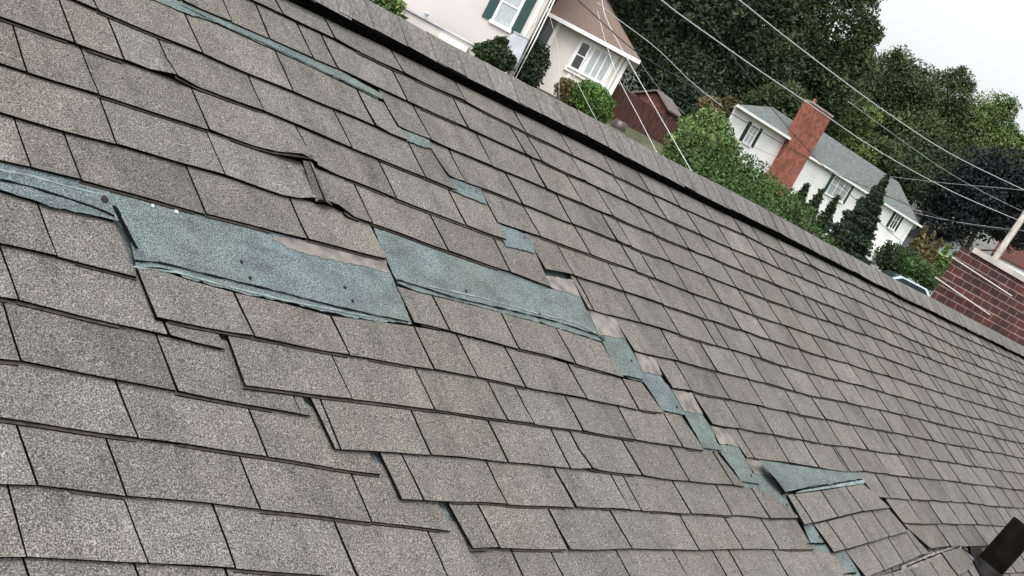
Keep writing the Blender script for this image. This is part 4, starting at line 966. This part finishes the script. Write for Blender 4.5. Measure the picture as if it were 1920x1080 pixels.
# --- hedges, shrubs and small conifers
def hedge(name, label, pts, m, n, leaf, cat='hedge', tint=.25):
    lob = [(at(x, y, D), np.array([r, r, r * k])) for x, y, D, r, k in pts]; c = lob[0][0]; gz = hillz(c[0], c[1]); o = foliage(name, lob, n, leaf, LM[m], org=(c[0], c[1], gz), tint=tint); o.location = (c[0], c[1], gz)
    tag(o, label, cat); return o
hedge('hedge', 'long dense green hedge sloping down from the fence to the dark conifer', [(1300 + i * 22, 306 + i * 17 + (4 if i % 2 else -3), 34 + i * .8, .95 + .1 * math.sin(i * 2), 1.05) for i in range(11)] + [(1352 + i * 22, 297 + i * 16.5, 36 + i * .9, .72, 1) for i in range(8)] + [(1290 + i * 22, 330 + i * 16, 33 + i * .8, .9, 1) for i in range(11)], 'hedge', 40000, .055)
hedge('shrub', 'loose light green shrub at the upper left end of the long hedge', [(1315, 262, 36, .9, 1.1), (1290, 285, 35, .8, 1), (1345, 275, 36, .7, 1), (1300, 240, 37, .5, 1)], 'light', 9000, .07, 'shrub')
hedge('shrub', 'round bright green bush below the picture window', [(1108, 185, 38, .62, .95), (1120, 205, 38, .6, .9), (1095, 172, 38, .4, .9), (1130, 190, 38.2, .4, .9)], 'bright', 7000, .05, 'shrub')
hedge('shrub', 'dark reddish shrub between the round bush and the house door', [(1062, 168, 38.5, .42, 1), (1075, 185, 38.3, .45, 1)], 'brown', 2500, .06, 'shrub')
hedge('shrub', 'dark green shrub behind the meter box', [(1003, 118, 40, .5, 1.4), (990, 140, 39.5, .55, 1.1), (1000, 90, 40.2, .35, 1.2)], 'deep', 3500, .07, 'shrub')
hedge('shrub', 'spreading dark shrub left of the meter box', [(925, 100, 38.2, .5, .8), (905, 96, 38.2, .35, .8), (945, 112, 38, .45, .9), (940, 90, 38.4, .4, 1)], 'deep', 4500, .07, 'shrub')
hedge('shrub', 'leafy branches at the top left end of the houses, before the annexe', [(715, 2, 36, .42, 1), (738, 12, 36, .38, .9), (700, -10, 36, .5, 1), (748, 34, 35.6, .16, .8)], 'light', 1500, .09, 'shrub', .4)
hedge('hedge', 'short clipped bright green hedge beside the parked car', [(1700 + i * 11, 484 + i * 9, 62, .62, 1) for i in range(6)] + [(1712 + i * 11, 500 + i * 8, 61, .6, 1) for i in range(4)], 'hedge', 9000, .07)
hedge('hedge', 'dark clipped hedge behind the corner of the white house', [(1665 + i * 8, 482 + i * 5, 66, .8, 1.2) for i in range(4)], 'deep', 3500, .1)
def cone(name, label, px, D, h, r, m, n, leaf, group=None, cat='conifer'):
    b = at(*px, D); gz = min(hillz(b[0], b[1]), b[2] - .2); e = empty(name, (b[0], b[1], gz)); tag(e, label, cat, group)
    lob = []
    for i in range(12):
        t = i / 11; rr = r * (1 - t) + .06; k = 1 if i % 2 else .82
        for a in np.arange(3) * 2.1 + i: lob.append((b + np.array([math.cos(a) * rr * .35, math.sin(a) * rr * .35, t * h]), np.array([rr * .75 * k, rr * .75 * k, h / 16])))
    foliage('crown', lob, n, leaf, LM[m], e, org=(b[0], b[1], gz))
    mb = MB(); mb.tube([(0, 0, -.5), (0, 0, b[2] - gz + h * .8)], [r * .09, r * .02], 7); mb.build('trunk', M_trunk, e); return e
cone('conifer', 'large dark conifer hiding part of the white house, right of the long hedge', (1574, 484), 52, 4.3, 1.45, 'dark', 24000, .08)
for i, (x, y, h, r, D, lb) in enumerate([(1492, 385, 1.2, .42, 58, 'small pointed evergreen against the white wall below the chimney'), (1516, 402, 1.4, .42, 58, 'pointed evergreen under the triple window'), (1537, 428, 1.8, .45, 56, 'slim evergreen beside the big dark conifer')]):
    cone('pointed_evergreen', lb, (x, y), D, h, r, 'deep', 1800, .09, 'small pointed evergreens at the white house', 'shrub')
for i, lb in enumerate(['leftmost cone shrub of the bronze green row before the garage', 'second cone shrub of the row before the garage', 'middle cone shrub of the row before the garage', 'fourth cone shrub of the row before the garage', 'last cone shrub of the row, nearest the block wall']):
    cone('cone_shrub', lb, (1698 + i * 15, 492 + i * 9), 70, 2.5 - i * .1, .6, 'brown' if i < 3 else 'light', 1800, .1, 'row of cone shaped shrubs', 'shrub')

# --- parked car
cc = at(1698, 533, 58); gz = cc[2] - 1.15; ce = empty('parked_car', (cc[0], cc[1], gz)); ce.rotation_euler[2] = R(8); tag(ce, 'pale blue grey car parked by the clipped hedge, only its roof and windows showing', 'car')
prof = [(-2.1, .3), (-2.12, .75), (-1.9, .92), (-1.35, .98), (-.75, 1.42), (.75, 1.45), (1.35, 1.0), (2.05, .9), (2.12, .5), (2.05, .3)]
mb = MB(); mb.prism([(x, -.82, z) for x, z in prof], (0, 1.64, 0)); body = mb.build('body', M_carp, ce)
mb = MB(); mb.prism([(-1.2, -.835, 1.0), (-.68, -.835, 1.36), (.68, -.835, 1.38), (1.15, -.835, 1.02)], (0, 1.67, 0)); mb.build('side_window', M_cg, ce)
mb = MB(); mb.prism([(-1.3, -.7, 1.03), (-.8, -.65, 1.41), (-.8, .65, 1.41), (-1.3, .7, 1.03)], (-.015, 0, .015)); mb.build('windscreen', M_cg, ce)
for x in (-1.3, 1.3):
    for y in (-.8, .8):
        mb = MB(); mb.tube([(x, y - .1, .32), (x, y + .1, .32)], .32, 18); wl_ = mb.build('wheel', M_tyre, ce); mb = MB(); mb.tube([(x, y - .11, .32), (x, y + .11, .32)], .18, 12); mb.build('rim', M_metal, wl_)
# --- round barrel in front of the fence
c = at(1160, 238, 44); gz = hillz(c[0], c[1]); mb = MB(); mb.tube([(0, 0, 0), (0, 0, .15), (0, 0, .4), (0, 0, .62), (0, 0, .66)], [.22, .28, .31, .27, .2], 16)
o = mb.build('barrel', mat('dark_barrel', (.05, .04, .04), .4, spec=.5), smooth=True); o.location = (c[0], c[1], c[2] - .4); tag(o, 'round dark barrel on the grass between the bright bush and the fence', 'barrel')
